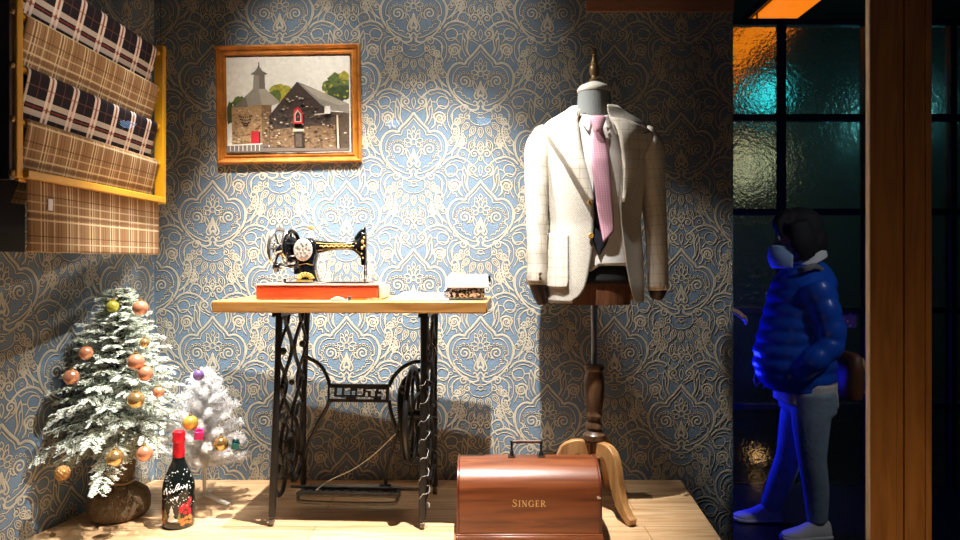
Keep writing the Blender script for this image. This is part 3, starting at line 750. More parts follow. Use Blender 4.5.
# ---------------------------------------------------------------- paper, notebook, cloth, chalk, scissors
TZ = .7575
m_white = M('white_paper', s2l(238, 238, 240), rough=.8, var=.02)
def slab(name, label, cat, poly, z0, z1, m, bev=.0008):
    q = MB(); q.prism(poly, lambda u, v, d: (u, v, d), z0, z1); return tag(q.build(name, m, smooth=False, bevel=bev), label, cat)
def topxy(px, y): return ((px - 480) / F * y, y)
YF = 2.30
sh = MB()
poly = [topxy(388, 2.315), topxy(449, 2.305), topxy(447, 2.50), topxy(399, 2.53)]
sh.prism(poly, lambda u, v, d: (u, v, d), TZ + .0008, TZ + .004)
poly2 = [topxy(394, 2.33), topxy(448, 2.325), topxy(446, 2.51), topxy(403, 2.54)]
sh.prism(poly2, lambda u, v, d: (u, v, d + .012 * max(0, (v - 2.33)) / .2), TZ + .0042, TZ + .0062)
tag(sh.build('pattern_paper', m_white, smooth=False), 'large white sheets of pattern paper lying flat on the table top', 'paper')
# dark patterned folded cloth with rounded folds
m_dk = M('black_white_printed_cloth', (.16, .155, .17), rough=.8, var=.98, scale=120, bump=.4, bscale=200)
for n_ in m_dk.node_tree.nodes:
    if n_.type == 'VALTORGB': n_.color_ramp.elements[0].position = .47; n_.color_ramp.elements[1].position = .53; n_.color_ramp.elements[1].color = (.55, .55, .58, 1)
x0, x1 = (444 - 480) / F * 2.33, (484.5 - 480) / F * 2.33
q = MB()
prof = [(2.338, .001), (2.331, .008), (2.329, .018), (2.331, .029), (2.338, .036), (2.40, .038), (2.49, .036), (2.497, .028), (2.498, .012), (2.49, .001)]
N = 14; vs = []; uvs = []
for i in range(N):
    t = i / (N - 1); x = x0 + (x1 - x0) * t
    for k, (y, z) in enumerate(prof):
        zz = TZ + .0065 + z * (1 - .16 * t) * (1 if .06 < t < .94 else .93) ; vs.append((x, y + (.004 if t < .06 or t > .94 else 0), zz)); uvs.append((x, z + y + .02 * k))
n = len(prof); fs = [(i * n + k, i * n + (k + 1) % n, (i + 1) * n + (k + 1) % n, (i + 1) * n + k) for i in range(N - 1) for k in range(n)]
fs += [tuple(range(n))[::-1], tuple((N - 1) * n + k for k in range(n))]
q.add(vs, fs, 0, uvs); tag(q.build('folded_cloth', m_dk, angle=60), 'black and white printed cloth folded flat under the white folded cloth', 'cloth')
q = MB(); x0, x1 = (447 - 480) / F * 2.36, (488 - 480) / F * 2.36
zb = TZ + .050
lay = [(zb, zb + .013, 2.345, 0), (zb + .0135, zb + .026, 2.362, .001)]
vs = []
q.prism([(2.35, zb), (2.326, zb - .010), (2.324, zb - .003), (2.345, zb + .010), (2.37, zb + .027), (2.50, zb + .034), (2.52, zb + .02), (2.52, zb + .002)], lambda y, z, d: (d, y, z), x0, x1)
wc = q.build('folded_cloth', M('white_linen', s2l(232, 233, 240), rough=.85, var=.03, bump=.2, bscale=30), smooth=False, bevel=.003)
tag(wc, 'white folded cloth lying on top of the black printed cloth', 'cloth')
q = MB(); cxp = x1 + .001
q.prism([(-.006, 0), (.006, 0), (.0015, .018), (-.0015, .018)], lambda a, b, d: (x1 + .0006 + d, 2.40 + a * 1.2, zb + .012 + b), 0, .009)
q.tube([(x1 + .003, 2.40, zb + .03), (x1 + .012, 2.40, zb + .036)], .0014, 6); q.tube([(x1 + .003, 2.40, zb + .012), (x1 + .013, 2.40, zb + .008)], .0014, 6)
tag(q.build('binder_clip', m_black, smooth=False), 'small black clip on the right end of the white folded cloth', 'clip')
q = MB(); c = Vector((*topxy(337.5, 2.315), TZ + .0008))
q.prism([(-.024, 0), (.026, 0), (.018, .006), (.006, .0105), (-.006, .0105), (-.018, .006)], lambda a, b, d: (c.x + a, c.y + d, c.z + b), -.011, .011)
tag(q.build('tailors_chalk', M('pale_chalk', s2l(238, 214, 184), rough=.9), bevel=.002), 'pale rounded piece of chalk in front of the orange wooden base', 'chalk')
q = MB(); c = Vector((*topxy(349.5, 2.32), TZ + .0008)); q.lathe([(.009, 0), (.009, .002), (.0065, .012), (.003, .0135)], c, 16); tag(q.build('thimble', m_nickel), 'tiny silver thimble standing between the chalk and the gold scissors', 'thimble')
m_gold = M('polished_gold', s2l(224, 176, 70), rough=.3, metal=.7)
sc_ = thing('scissors', 'small gold handled scissors lying before the machine base', 'scissors', (*topxy(366, 2.315), TZ))
q = MB(); q.prism([(-.052, -.004), (.0, -.003), (.0, .003), (-.05, -.001)], lambda a, b, d: (a, b, d), .001, .003); q.prism([(-.05, .006), (.0, -.003), (.0, .003), (-.048, .009)], lambda a, b, d: (a, b, d), .0032, .005); q.build('blade', m_gold, sc_, smooth=False)
for s in (1, -1):
    q = MB(); cx, cy = .032, s * .013
    q.tube([(cx + .016 * math.cos(a), cy + .010 * math.sin(a), .0048) for a in [2 * PI * k / 24 for k in range(24)]], .0026, 8, closed=True); q.tube([(0, 0, .004), (.017, cy * .8, .0045)], .0026, 8); q.build('finger_ring', m_gold if s > 0 else m_nickel, sc_)
# ================================================================ sewing machine case
m_case = wood('red_brown_case_wood', s2l(98, 48, 22), s2l(136, 74, 38), axis=0, scale=2.2, rough=.36, coat=.3)
m_case2 = wood('case_end_wood', s2l(84, 36, 20), s2l(116, 54, 30), axis=2, scale=2.2, rough=.35, coat=.3)
cx0, cx1, cy0, cy1 = -.0735, .3855, 2.186, 2.426
cm = Vector(((cx0 + cx1) / 2, (cy0 + cy1) / 2, 0)); W2 = (cx1 - cx0) / 2
case = thing('machine_case', 'rounded red brown wooden sewing machine case with gold lettering on the floor', 'case', cm)
def prof_case(hd, z0, zs, top, n=20):
    p = [(-hd, z0), (-hd, zs)]
    for k in range(1, n):
        a = PI - PI * k / n; p.append((hd * math.cos(a), zs + (top - zs) * math.sin(a) ** .9))
    return p + [(hd, zs), (hd, z0)]
q = MB(); q.prism(prof_case(.12, .029, .15, .239), lambda y, z, d: (d, y, z), -W2 + .007, W2 - .007); q.build('domed_cover', m_case, case, bevel=.002, angle=30)
for s in (-1, 1):
    q = MB(); q.prism(prof_case(.1215, .029, .151, .241), lambda y, z, d: (d, y, z), s * W2 - s * .0068, s * W2); q.build('end_panel', m_case2, case, bevel=.0015, angle=30)
q = MB(); q.box((-W2 - .004, -.127, .0006), (W2 + .004, .127, .022)); q.box((-W2 - .002, -.1245, .0222), (W2 + .002, .1245, .0285)); q.build('base_tray', m_case, case, bevel=.003)
for s in (-1, 1):
    q = MB(); x = -.0015 + s * .049
    q.box((x - .012, -.014, .2385), (x + .012, .014, .2425)); q.tube([(x, 0, .2395), (x, 0, .288)], .0042, 10); q.sphere((x, 0, .2885), .0062, 10, 8); q.tube([(x, -.008, .2425), (x, -.008, .247)], .003, 8)
    q.lathe([(.0075, 0), (.006, .012), (.0045, .016)], (x, 0, .2425), 14)
    q.build('handle_mount', m_iron, case, bevel=.001)
q = MB(); q.tube([(-.0515, 0, .2885), (.0485, 0, .2885)], .0056, 14); hg = q.build('handle_grip', M('worn_brown_grip', s2l(92, 62, 48), rough=.5), case)
q = MB(); q.prism([(0, 0), (-.006, .006), (-.017, .009), (-.014, .004), (-.016, 0), (-.012, -.004), (-.004, -.003)], lambda a, b, d: (W2 - .003 + a * .9, -.1235 + d, .142 + b * .7), -.0004, .0006)
q.build('chipped_veneer', M('bare_chip', s2l(236, 214, 196), rough=.7), case, smooth=False)
def text_mesh(name, body, size, mat, parent, loc, rot, ext=.0008, space=1.08, sx=1.):
    cu = bpy.data.curves.new(name, 'FONT'); cu.body = body; cu.size = size; cu.extrude = ext; cu.align_x = 'CENTER'; cu.align_y = 'CENTER'; cu.space_character = space; cu.offset = .0003
    tmp = bpy.data.objects.new('tmp', cu); COL.objects.link(tmp)
    dg = bpy.context.evaluated_depsgraph_get(); me = bpy.data.meshes.new_from_object(tmp.evaluated_get(dg)); bpy.data.objects.remove(tmp); bpy.data.curves.remove(cu)
    me.name = name; me.materials.clear(); me.materials.append(mat)
    ob = bpy.data.objects.new(name, me); COL.objects.link(ob); ob.parent = parent; ob.location = loc; ob.rotation_euler = rot; ob.scale = (sx, 1, 1); return ob
m_leaf = M('gold_leaf', s2l(226, 196, 140), rough=.45, metal=.3)
# roman capitals with serifs, built from strokes; cell height 1
def strokes(ch):
    S = .16; t = .055
    if ch == 'S': return [(smooth_path([(.56,.80,0),(.44,.95,0),(.24,.97,0),(.10,.82,0),(.16,.62,0),(.40,.50,0),(.56,.34,0),(.50,.12,0),(.30,.02,0),(.10,.08,0),(.04,.24,0)], 5), [.05,.06,.07,.09,.12,.15,.13,.10,.08,.07,.06]), ([(.56,.72,0),(.58,.94,0)], [.05]*2), ([(.03,.30,0),(.02,.05,0)], [.05]*2)], .70
    if ch == 'I': return [([(.18,0,0),(.18,1,0)], [S]*2), ([(.02,.025,0),(.34,.025,0)], [t]*2), ([(.02,.975,0),(.34,.975,0)], [t]*2)], .42
    if ch == 'N': return [([(.12,0,0),(.12,1,0)], [.07]*2), ([(.10,.98,0),(.70,.02,0)], [S]*2), ([(.70,0,0),(.70,1,0)], [.07]*2), ([(0,.025,0),(.24,.025,0)], [t]*2), ([(-.02,.975,0),(.16,.975,0)], [t]*2), ([(.58,.975,0),(.82,.975,0)], [t]*2)], .90
    if ch == 'G': return [(smooth_path([(.74,.76,0),(.62,.93,0),(.42,.98,0),(.16,.84,0),(.06,.50,0),(.16,.16,0),(.42,.02,0),(.64,.08,0),(.74,.18,0)], 5), [.05,.06,.08,.13,.17,.13,.08,.07,.07]), ([(.74,.04,0),(.74,.42,0)], [.14]*2), ([(.56,.43,0),(.86,.43,0)], [t]*2), ([(.75,.70,0),(.75,.95,0)], [.05]*2)], .94
    if ch == 'E': return [([(.16,0,0),(.16,1,0)], [S]*2), ([(.02,.025,0),(.60,.025,0)], [t]*2), ([(.02,.975,0),(.58,.975,0)], [t]*2), ([(.16,.51,0),(.46,.51,0)], [t]*2), ([(.60,.0,0),(.62,.24,0)], [.05]*2), ([(.58,1,0),(.58,.78,0)], [.05]*2), ([(.46,.40,0),(.46,.62,0)], [.05]*2)], .70
    return [([(.16,0,0),(.16,1,0)], [S]*2), ([(.02,.025,0),(.34,.025,0)], [t]*2), (smooth_path([(.02,.975,0),(.36,.97,0),(.58,.86,0),(.60,.68,0),(.44,.54,0),(.16,.52,0)], 5), [.055,.06,.12,.14,.07,.05]), ([(.36,.52,0),(.72,.03,0)], [.14]*2), ([(.64,.025,0),(.84,.025,0)], [t]*2)], .86
q = MB(); cx_ = 0.; items = []
for i_, ch in enumerate('SINGER'):
    st, adv = strokes(ch); k_ = 1.14 if i_ == 0 else 1.; items.append((st, cx_, k_)); cx_ += adv * k_ + .17
sc_l = .1055 / (cx_ - .17); hh = sc_l * 1.02; lay = 0
for st, ox, k_ in items:
    for pts, ws in st:
        ws = lerp_list(ws, len(pts)); vs = []; n = len(pts); lay += 1
        for a_, (p, w_) in enumerate(zip(pts, ws)):
            p = Vector(p); d = Vector(pts[min(a_ + 1, n - 1)]) - Vector(pts[max(a_ - 1, 0)]); d.normalize(); nrm = Vector((-d.y, d.x, 0)) * w_ / 2
            for e_ in (p + nrm, p - nrm): vs.append((-.0535 + (ox + e_.x * k_) * sc_l, -.1206 - lay * .000008, .1142 + e_.y * hh * k_))
        q.add(vs, [(2 * a_, 2 * a_ + 1, 2 * a_ + 3, 2 * a_ + 2) for a_ in range(n - 1)])
q.build('lettering', m_leaf, case, smooth=False, solid=.0004, soff=0)
# ================================================================ framed picture
FC = Vector(((288.2 - 480) / F * 2.80, YW - .0012, CZ - (103.6 - 262) / F * 2.80)); KX = 2.80 / F / 3.378
pic = thing('framed_picture', 'gold framed picture of old stone buildings hanging on the papered wall', 'picture', FC)
pic.rotation_euler = (0, R(-.9), 0)
fw_, fh_ = 490 * KX, 402 * KX            # outer size
m_frame = M('gilded_frame', s2l(188, 118, 40), rough=.38, metal=.35, var=.3, scale=26, bump=.3, bscale=150)
prof = [(0, 0), (0, -.016), (.004, -.021), (.010, -.0225), (.015, -.019), (.019, -.0135), (.027, -.012), (.031, -.016), (.035, -.0165), (.040, -.011), (.042, -.008), (.042, 0)]
prof = [(a * .95, b) for a, b in prof]
corners = [(-1, -1), (1, -1), (1, 1), (-1, 1)]
for i in range(4):
    (ax, az), (bx, bz) = corners[i], corners[(i + 1) % 4]; q = MB(); vs = []
    for (sx, sz) in ((ax, az), (bx, bz)):
        for o, d in prof: vs.append((sx * (fw_ / 2 - o), d, sz * (fh_ / 2 - o)))
    n = len(prof); q.add(vs, [(k, (k + 1) % n, n + (k + 1) % n, n + k) for k in range(n)] + [tuple(range(n)), tuple(range(n, 2 * n))[::-1]])
    for inset, dep, r, st in ((.007, -.0215, .0042, .0082), (.033, -.0155, .0026, .0056)):   # rope beading along the moulding
        A = Vector((ax * (fw_ / 2 - inset), dep, az * (fh_ / 2 - inset))); B = Vector((bx * (fw_ / 2 - inset), dep, bz * (fh_ / 2 - inset)))
        m = int((B - A).length / st); dirv = (B - A).normalized(); rot = Matrix.Rotation(R(35), 3, 'Y')
        for k in range(m):
            q.sphere(A + (B - A) * ((k + .5) / m), r, 6, 5, sc=(1.25, .6, .8) if abs(dirv.x) > .5 else (.8, .6, 1.25), rot=rot)
    q.build('frame_side', m_frame, pic, angle=35)
iw, ih = (502 - 87) * KX, (405 - 85) * KX; icx = ((502 + 87) / 2 - 297.5) * KX; icz = -((405 + 85) / 2 - 243.5) * KX
cols = dict(sky=(244, 240, 226), roofl=(176, 166, 148), roofd=(120, 110, 98), roofm=(150, 142, 128), stone=(172, 138, 96), stoned=(128, 98, 66), dark=(62, 48, 38), darkb=(84, 66, 50), red=(190, 26, 34), green=(92, 110, 44), greeny=(170, 160, 50), greend=(58, 74, 32), white=(236, 230, 220), black=(34, 28, 26), ground=(110, 96, 84), lintel=(206, 186, 160))
pm = [M('picture_' + k, s2l(*v), rough=.55, var=.38 if k in ('stone', 'stoned', 'dark', 'darkb', 'green', 'greeny', 'greend') else .08, scale=110 if 'stone' in k or 'dark' in k else 70) for k, v in cols.items()]
ci = {k: i for i, k in enumerate(cols)}
q = MB(); layer = [0]
def pp(key, pts):
    layer[0] += 1; d = -.0065 - layer[0] * .00004
    vs = [((min(502, max(87, x)) - 297.5) * KX, d, -(min(405, max(85, y)) - 243.5) * KX) for x, y in pts]
    q.add(vs, [tuple(range(len(vs)))], ci[key])
def blob(key, cx, cy, rx, ry, n=22, seed=0):
    r_ = random.Random(seed); pp(key, [(cx + rx * math.cos(a) * r_.uniform(.78, 1.1), cy + ry * math.sin(a) * r_.uniform(.78, 1.1)) for a in [2 * PI * k / n for k in range(n)]])
q.box((-iw / 2 + icx - .004, -.006, -ih / 2 + icz - .004), (iw / 2 + icx + .004, -.002, ih / 2 + icz + .004), ci['sky'])
pp('sky', [(87, 85), (502, 85), (502, 405), (87, 405)])
blob('green', 128, 236, 24, 26, seed=1); blob('greend', 96, 270, 12, 40, seed=2)
blob('greeny', 268, 206, 42, 30, seed=3); blob('green', 250, 216, 24, 24, seed=4); blob('greeny', 288, 200, 20, 20, seed=5)
blob('green', 470, 186, 50, 48, 30, seed=6); blob('greend', 482, 206, 34, 30, seed=7); blob('green', 432, 186, 26, 22, seed=8); blob('greeny', 486, 150, 20, 16, seed=9); blob('greend', 450, 205, 26, 18, seed=10)
for k in range(26): blob('greend' if k % 2 else 'greeny', rnd.uniform(420, 500), rnd.uniform(150, 225), 5, 4, 8, seed=20 + k)
pp('stone', [(103, 250), (204, 244), (204, 380), (103, 380)]); pp('stoned', [(204, 244), (238, 246), (238, 380), (204, 380)])
pp('roofm', [(110, 252), (178, 188), (198, 186), (204, 244)]); pp('roofl', [(204, 244), (196, 186), (216, 188), (268, 236), (236, 247)]); pp('roofd', [(110, 252), (150, 215), (160, 250)])
pp('roofm', [(180, 142), (198, 140), (198, 190), (176, 191)]); pp('roofd', [(198, 140), (216, 142), (218, 190), (198, 190)])
pp('roofd', [(168, 140), (184, 130), (194, 116), (197, 104), (200, 116), (210, 130), (228, 140), (198, 145)]); pp('black', [(196, 100), (199, 100), (199, 118), (196, 118)])
for y0, r0 in ((280, 22), (290, 18), (301, 13), (309, 7)):   # arc of small sign letters on the wall
    for k in range(9):
        a = PI * (.12 + .76 * k / 8); x = 150 - r0 * 1.05 * math.cos(a); y = y0 + 6 * math.sin(a); pp('black', [(x - 1.8, y - 2.6), (x + 1.6, y - 2.2), (x + 1.4, y + 2.4), (x - 1.6, y + 2)])
pp('red', [(168, 333), (195, 333), (195, 380), (168, 380)]); pp('black', [(195, 335), (199, 335), (199, 380), (195, 380)])
pp('dark', [(230, 402), (230, 282), (326, 168), (410, 252), (440, 268), (440, 402)]); pp('roofm', [(326, 168), (352, 178), (502, 246), (502, 278), (446, 264), (410, 250)]); pp('roofl', [(340, 178), (420, 208), (495, 246), (470, 250), (400, 226)])
pp('darkb', [(440, 264), (502, 278), (502, 402), (440, 402)]); pp('stoned', [(232, 330), (318, 322), (318, 402), (232, 402)]); pp('stoned', [(345, 320), (455, 316), (455, 398), (345, 400)])
r2 = random.Random(5)
for k in range(260):   # single stones picked out in the walls
    x = r2.uniform(232, 498); y = r2.uniform(215, 398)
    if y < 168 + abs(x - 326) * 1.05 + 8 or (x > 410 and y < 285): continue
    w_, h_ = r2.uniform(4, 10), r2.uniform(2.5, 5); pp(r2.choice(('stone', 'stoned', 'lintel', 'darkb', 'darkb', 'black') if y > 320 else ('darkb', 'dark', 'stoned', 'black', 'lintel')), [(x, y), (x + w_, y), (x + w_, y + h_), (x, y + h_)])
for k in range(90):
    x = r2.uniform(104, 228); y = r2.uniform(256, 374)
    if 118 < x < 176 and 270 < y < 320 or 160 < x < 202 and y > 325: continue
    pp(r2.choice(('stoned', 'lintel', 'stone')), [(x, y), (x + 7, y), (x + 7, y + 3.4), (x, y + 3.4)])
pp('red', [(314, 312), (314, 278), (318, 264), (329, 255), (341, 264), (346, 278), (346, 312)]); pp('lintel', [(319, 306), (319, 280), (329, 264), (341, 280), (341, 306)]); pp('black', [(322, 304), (322, 282), (330, 270), (338, 282), (338, 304)]); pp('red', [(328, 286), (333, 286), (333, 292), (328, 292)])
pp('lintel', [(312, 330), (350, 330), (350, 338), (312, 338)]); pp('black', [(316, 340), (347, 340), (347, 392), (316, 392)]); pp('darkb', [(321, 346), (342, 346), (342, 390), (321, 390)])
pp('white', [(420, 254), (440, 254), (440, 280), (420, 280)]); pp('lintel', [(385, 280), (420, 278), (420, 282), (385, 285)]); pp('lintel', [(460, 285), (466, 285), (468, 400), (462, 400)]); pp('white', [(438, 268), (482, 274), (482, 277), (438, 272)])
pp('ground', [(87, 384), (230, 380), (230, 392), (502, 398), (502, 405), (87, 405)]); pp('white', [(92, 380), (210, 377), (210, 379.5), (92, 383)])
for x in range(100, 212, 14): pp('white', [(x, 380), (x + 2, 380), (x + 2, 402), (x, 402)])
pp('dark', [(212, 388), (300, 391), (300, 393), (212, 391)])
q.build('picture_print', pm, pic, smooth=False, fixn=False)
# ================================================================ yellow rack with tartan lengths on the left
m_yel = M('yellow_painted_steel', s2l(224, 164, 28), rough=.4, var=.06, coat=.2)
RX = -1.20
RY0, RY1 = 1.782, 2.598
RZ = [1.115, 1.2525, 1.39, 1.5275, 1.665]
rack = thing('cloth_rack', 'yellow metal wall rack with five rails for cloth lengths', 'rack', (RX, (RY0 + RY1) / 2, RZ[0]))
ro = Vector((RX, (RY0 + RY1) / 2, RZ[0]))
for y in (RY0, RY1):
    q = MB(); q.box((-.016, y - ro.y - .013, -.012), (.018, y - ro.y + .013, RZ[4] - RZ[0] + (.03 if y == RY1 else .16))); q.build('post', m_yel, rack, bevel=.003)
for z in RZ[1:] + [RZ[0] - .013]:
    q = MB(); q.tube([(0, RY0 - ro.y + .0135, z - RZ[0]), (0, RY1 - ro.y - .0135, z - RZ[0])], .0085 if z > RZ[0] else .006, 12); q.build('rail', m_yel, rack)
q = MB(); q.box((.0105, RY0 - ro.y + .0135, -.011), (.030, RY1 - ro.y - .0135, .011)); q.build('front_bar', m_yel, rack, bevel=.003)
m_brown = M('dark_brown_bar', s2l(66, 42, 26), rough=.5); m_bolt = M('brass_bolt', s2l(150, 116, 60), rough=.35, metal=.7)
q = MB(); q.box((-.022, RY0 - ro.y - .030, -.02), (.010, RY0 - ro.y - .0105, .72)); sb = q.build('side_bar', m_brown, rack, bevel=.002)
for z in RZ + [1.80]:
    q = MB(); q.lathe([(.0085, 0), (.0085, .003), (.004, .006)], (.0102, RY0 - ro.y - .020, z - RZ[0] - .002), 14, axis=(1, 0, 0)); q.build('bolt', m_bolt, sb)
q = MB(); q.tube([(0, RY1 - ro.y + .004, RZ[4] - RZ[0] + .03), (0, RY1 - ro.y + .004, 3.21 - RZ[0])], .0018, 6); q.build('hanging_wire', m_nickel, rack)
q = MB(); q.tube([(0, RY0 - ro.y, RZ[4] - RZ[0] + .16), (0, RY0 - ro.y, 3.21 - RZ[0])], .0018, 6); q.build('hanging_wire', m_nickel, rack)
wht, red, crm, dbr = s2l(232, 214, 198), s2l(128, 56, 44), s2l(222, 200, 160), s2l(78, 52, 38)
m_tb = woven('black_red_tartan', s2l(34, 29, 35), [(.112, .5, .27, wht, .92), (.112, .5, .08, red, .9), (.112, .0, .03, s2l(110, 70, 60), .7)],
             [(.30, .105, .052, wht, .6), (.30, .205, .052, wht, .6), (.30, .155, .016, red, .7), (.30, .33, .012, s2l(110, 70, 60), .6)])
m_tt = woven('tan_check', s2l(150, 115, 80), [(.118, .12, .045, crm, .85), (.118, .24, .045, crm, .8), (.118, .34, .03, crm, .6), (.118, .18, .06, s2l(118, 86, 58), .8), (.118, .60, .04, crm, .75), (.118, .50, .025, dbr, .6), (.118, .74, .03, dbr, .6), (.118, .86, .05, s2l(122, 90, 62), .7)],
             [(.11, .25, .045, crm, .75), (.11, .45, .045, crm, .75), (.11, .35, .09, s2l(122, 90, 62), .7), (.11, .68, .04, crm, .5), (.11, .85, .03, dbr, .6)])
def drape(name, label, rail_z, front, back, m, y0, y1, xend, phase, r0=.0125, vph=0.):
    """a length of cloth folded over a rail; its front hangs back behind the rail below"""
    q = MB(); nv, nu = 34, 48; Lf, Lb = front, back; Larc = PI * r0
    def fn(u, v):
        y = y0 + (y1 - y0) * u; s = v * (Lf + Larc + Lb); wob = .0035 * math.sin(u * 9 + phase * 40) + .002 * math.sin(u * 23 + phase * 50)
        if s < Lf:
            k = (Lf - s) / Lf; return (RX + r0 + (xend - r0) * k ** 1.2 + wob * k * (1.2 - k), y, rail_z - (Lf - s))
        if s < Lf + Larc:
            a = (s - Lf) / r0; return (RX + r0 * math.cos(a), y, rail_z + r0 * math.sin(a))
        k = (s - Lf - Larc) / Lb; return (RX - r0 - .026 * k, y, rail_z - k * Lb)
    q.grid(fn, nu, nv, 0, lambda u, v: ((y1 - y0) * u + phase, v * (Lf + Larc + Lb) + vph))
    return tag(q.build(name, m, solid=.0014, soff=0, angle=70), label, 'cloth', 'tartan lengths on the yellow rack')
drape('cloth_length', 'topmost black and red tartan cloth on the yellow rack', RZ[4], .130, .09, m_tb, RY0 + .040, RY1 - .045, -.021, .02)
drape('cloth_length', 'tan checked cloth hung between the two black tartan cloths', RZ[3], .130, .09, m_tt, RY0 + .036, RY1 - .040, -.021, .10)
drape('cloth_length', 'black and red tartan cloth hung in the middle of the yellow rack', RZ[2], .130, .09, m_tb, RY0 + .040, RY1 - .045, -.021, .06)
drape('cloth_length', 'tan checked cloth just below the lower black tartan cloth', RZ[1], .140, .09, m_tt, RY0 + .036, RY1 - .040, -.019, .17)
lc = drape('cloth_length', 'lowest tan checked cloth hanging below the rack with a small white tag', RZ[0] - .013, .190, .06, m_tt, RY0 + .040, RY1 - .030, .010, .31, .0085, .05)
q = MB(); q.box((RX + .0126, 1.905, 1.028), (RX + .0136, 1.925, 1.06)); q.build('price_tag', m_white, lc, smooth=False)
# black backing board on the side wall behind the rack's street end
q = MB(); xw = wall_left_x(1.9)
q.box((-1.345, 1.70, .915), (-1.325, 2.02, 2.6)); bb = q.build('backing_board', M('black_board', s2l(16, 16, 20), rough=.7), smooth=False, bevel=.002)
for y in (1.72, 1.90):
    pass
tag(bb, 'tall black board beside the street end of the yellow rack', 'board')
# ================================================================ tailor's mannequin with jacket, shirt and tie
MX, MY = .412, 2.50
SMQ = MY / F
def qx(px): return (px - 480) * SMQ - MX       # sideways from the mannequin's axis
def qz(py): return CZ - (py - 262) * SMQ
man = thing('tailor_mannequin', "tailor's mannequin with grey neck, brass finial and wooden tripod foot", 'mannequin', (MX, MY, 0))
m_linen = M('grey_linen', s2l(128, 132, 128), rough=.85, var=.06, bump=.3, bscale=300)
m_cap = M('pale_cap', s2l(196, 190, 176), rough=.6)
m_brz = M('dull_bronze', s2l(120, 98, 66), rough=.38, metal=.55, var=.2, scale=40)
m_hide = wood('brown_hide_body', s2l(96, 58, 36), s2l(124, 78, 48), axis=2, rough=.5)
m_darkwd = wood('dark_turned_wood', s2l(66, 46, 30), s2l(100, 72, 46), axis=2, scale=3, rough=.42, coat=.2)
m_legwd = wood('light_brown_wood', s2l(150, 104, 58), s2l(186, 138, 84), axis=2, scale=2.4, rough=.42, coat=.2)
m_steelp = M('satin_steel_pole', s2l(150, 152, 156), rough=.3, metal=.9)
# torso (mostly under the clothes) and neck
def tor(z):    # half width, half depth of the bare torso
    T = [(.725, .128, .082), (.80, .132, .086), (.90, .128, .082), (1.02, .122, .076), (1.14, .134, .086), (1.24, .142, .088), (1.32, .140, .074), (1.37, .125, .060), (1.40, .096, .052), (1.425, .066, .050)]
    for a, b in zip(T, T[1:]):
        if z <= b[0]: s = max(0, (z - a[0]) / (b[0] - a[0])); return a[1] + (b[1] - a[1]) * s, a[2] + (b[2] - a[2]) * s
    return T[-1][1:]
def sgnp_(v): return math.copysign(abs(v) ** .85, v)
q = MB(); rings = []
for k in range(36):
    z = .735 + (1.384 - .735) * k / 35; a, b = tor(z); rings.append(ring_se(0, z, a, b, 32, .85))
loft(q, rings); tb = q.build('torso', m_hide, man, angle=60)
q = MB(); q.grid(lambda u, v: Vector(((tor(.81 + .062 * v)[0] + .003) * sgnp_(math.sin(2 * PI * u)), -(tor(.81 + .062 * v)[1] + .003) * sgnp_(math.cos(2 * PI * u)), .81 + .062 * v)), 40, 5, closed_u=True); q.build('torso_band', M('black_band', s2l(18, 17, 18), rough=.8), man, solid=.002, soff=1)  # dark band round the torso below the shirt hem
q = MB(); q.lathe([(.0650, 1.385), (.0640, 1.4255), (.0615, 1.445), (.0595, 1.48), (.0585, qz(96)), (.0585, qz(93))], (0, 0, 0), 32, sy=.92); q.build('neck', m_linen, man)
q = MB(); q.lathe([(.0600, qz(92.6)), (.0616, qz(91.4)), (.0606, qz(89.2)), (.05, qz(86)), (.03, qz(83.5)), (.018, qz(82))], (0, 0, 0), 32, sy=.92); q.build('neck_cap', m_cap, man)
q = MB(); u = SMQ
q.lathe([(5 * u, qz(81.9)), (5.4 * u, qz(80)), (3.2 * u, qz(78)), (2.6 * u, qz(76)), (4.2 * u, qz(74.5)), (4.8 * u, qz(72)), (5 * u, qz(69)), (4.7 * u, qz(67)), (3.6 * u, qz(65.5)), (4.4 * u, qz(64.5)), (3.2 * u, qz(62)), (2.0 * u, qz(58)), (2.2 * u, qz(55.6)), (3.2 * u, qz(54.8)), (1.9 * u, qz(53.6)), (2.7 * u, qz(51.8)), (2.6 * u, qz(49.8)), (1.2 * u, qz(48.5))], (0, 0, 0), 24)
q.build('finial', m_brz, man)
q = MB(); q.lathe([(.0105, qz(364)), (.0105, .7345)], (0, 0, 0), 20); q.build('pole', m_steelp, man)
q = MB(); q.lathe([(r * u, qz(y)) for r, y in ((9, 440.5), (11, 439), (11, 434), (8.5, 431.5), (7.2, 429), (8.6, 427), (8.2, 424), (6.6, 421), (7, 417), (8.6, 415), (7.4, 412), (8, 409), (9.4, 400), (10.3, 388), (10.2, 378), (8.6, 371), (9.8, 369.5), (10.2, 367), (9.4, 364.8), (4, 364.2))], (0, 0, 0), 28); q.build('turned_post', m_darkwd, man)
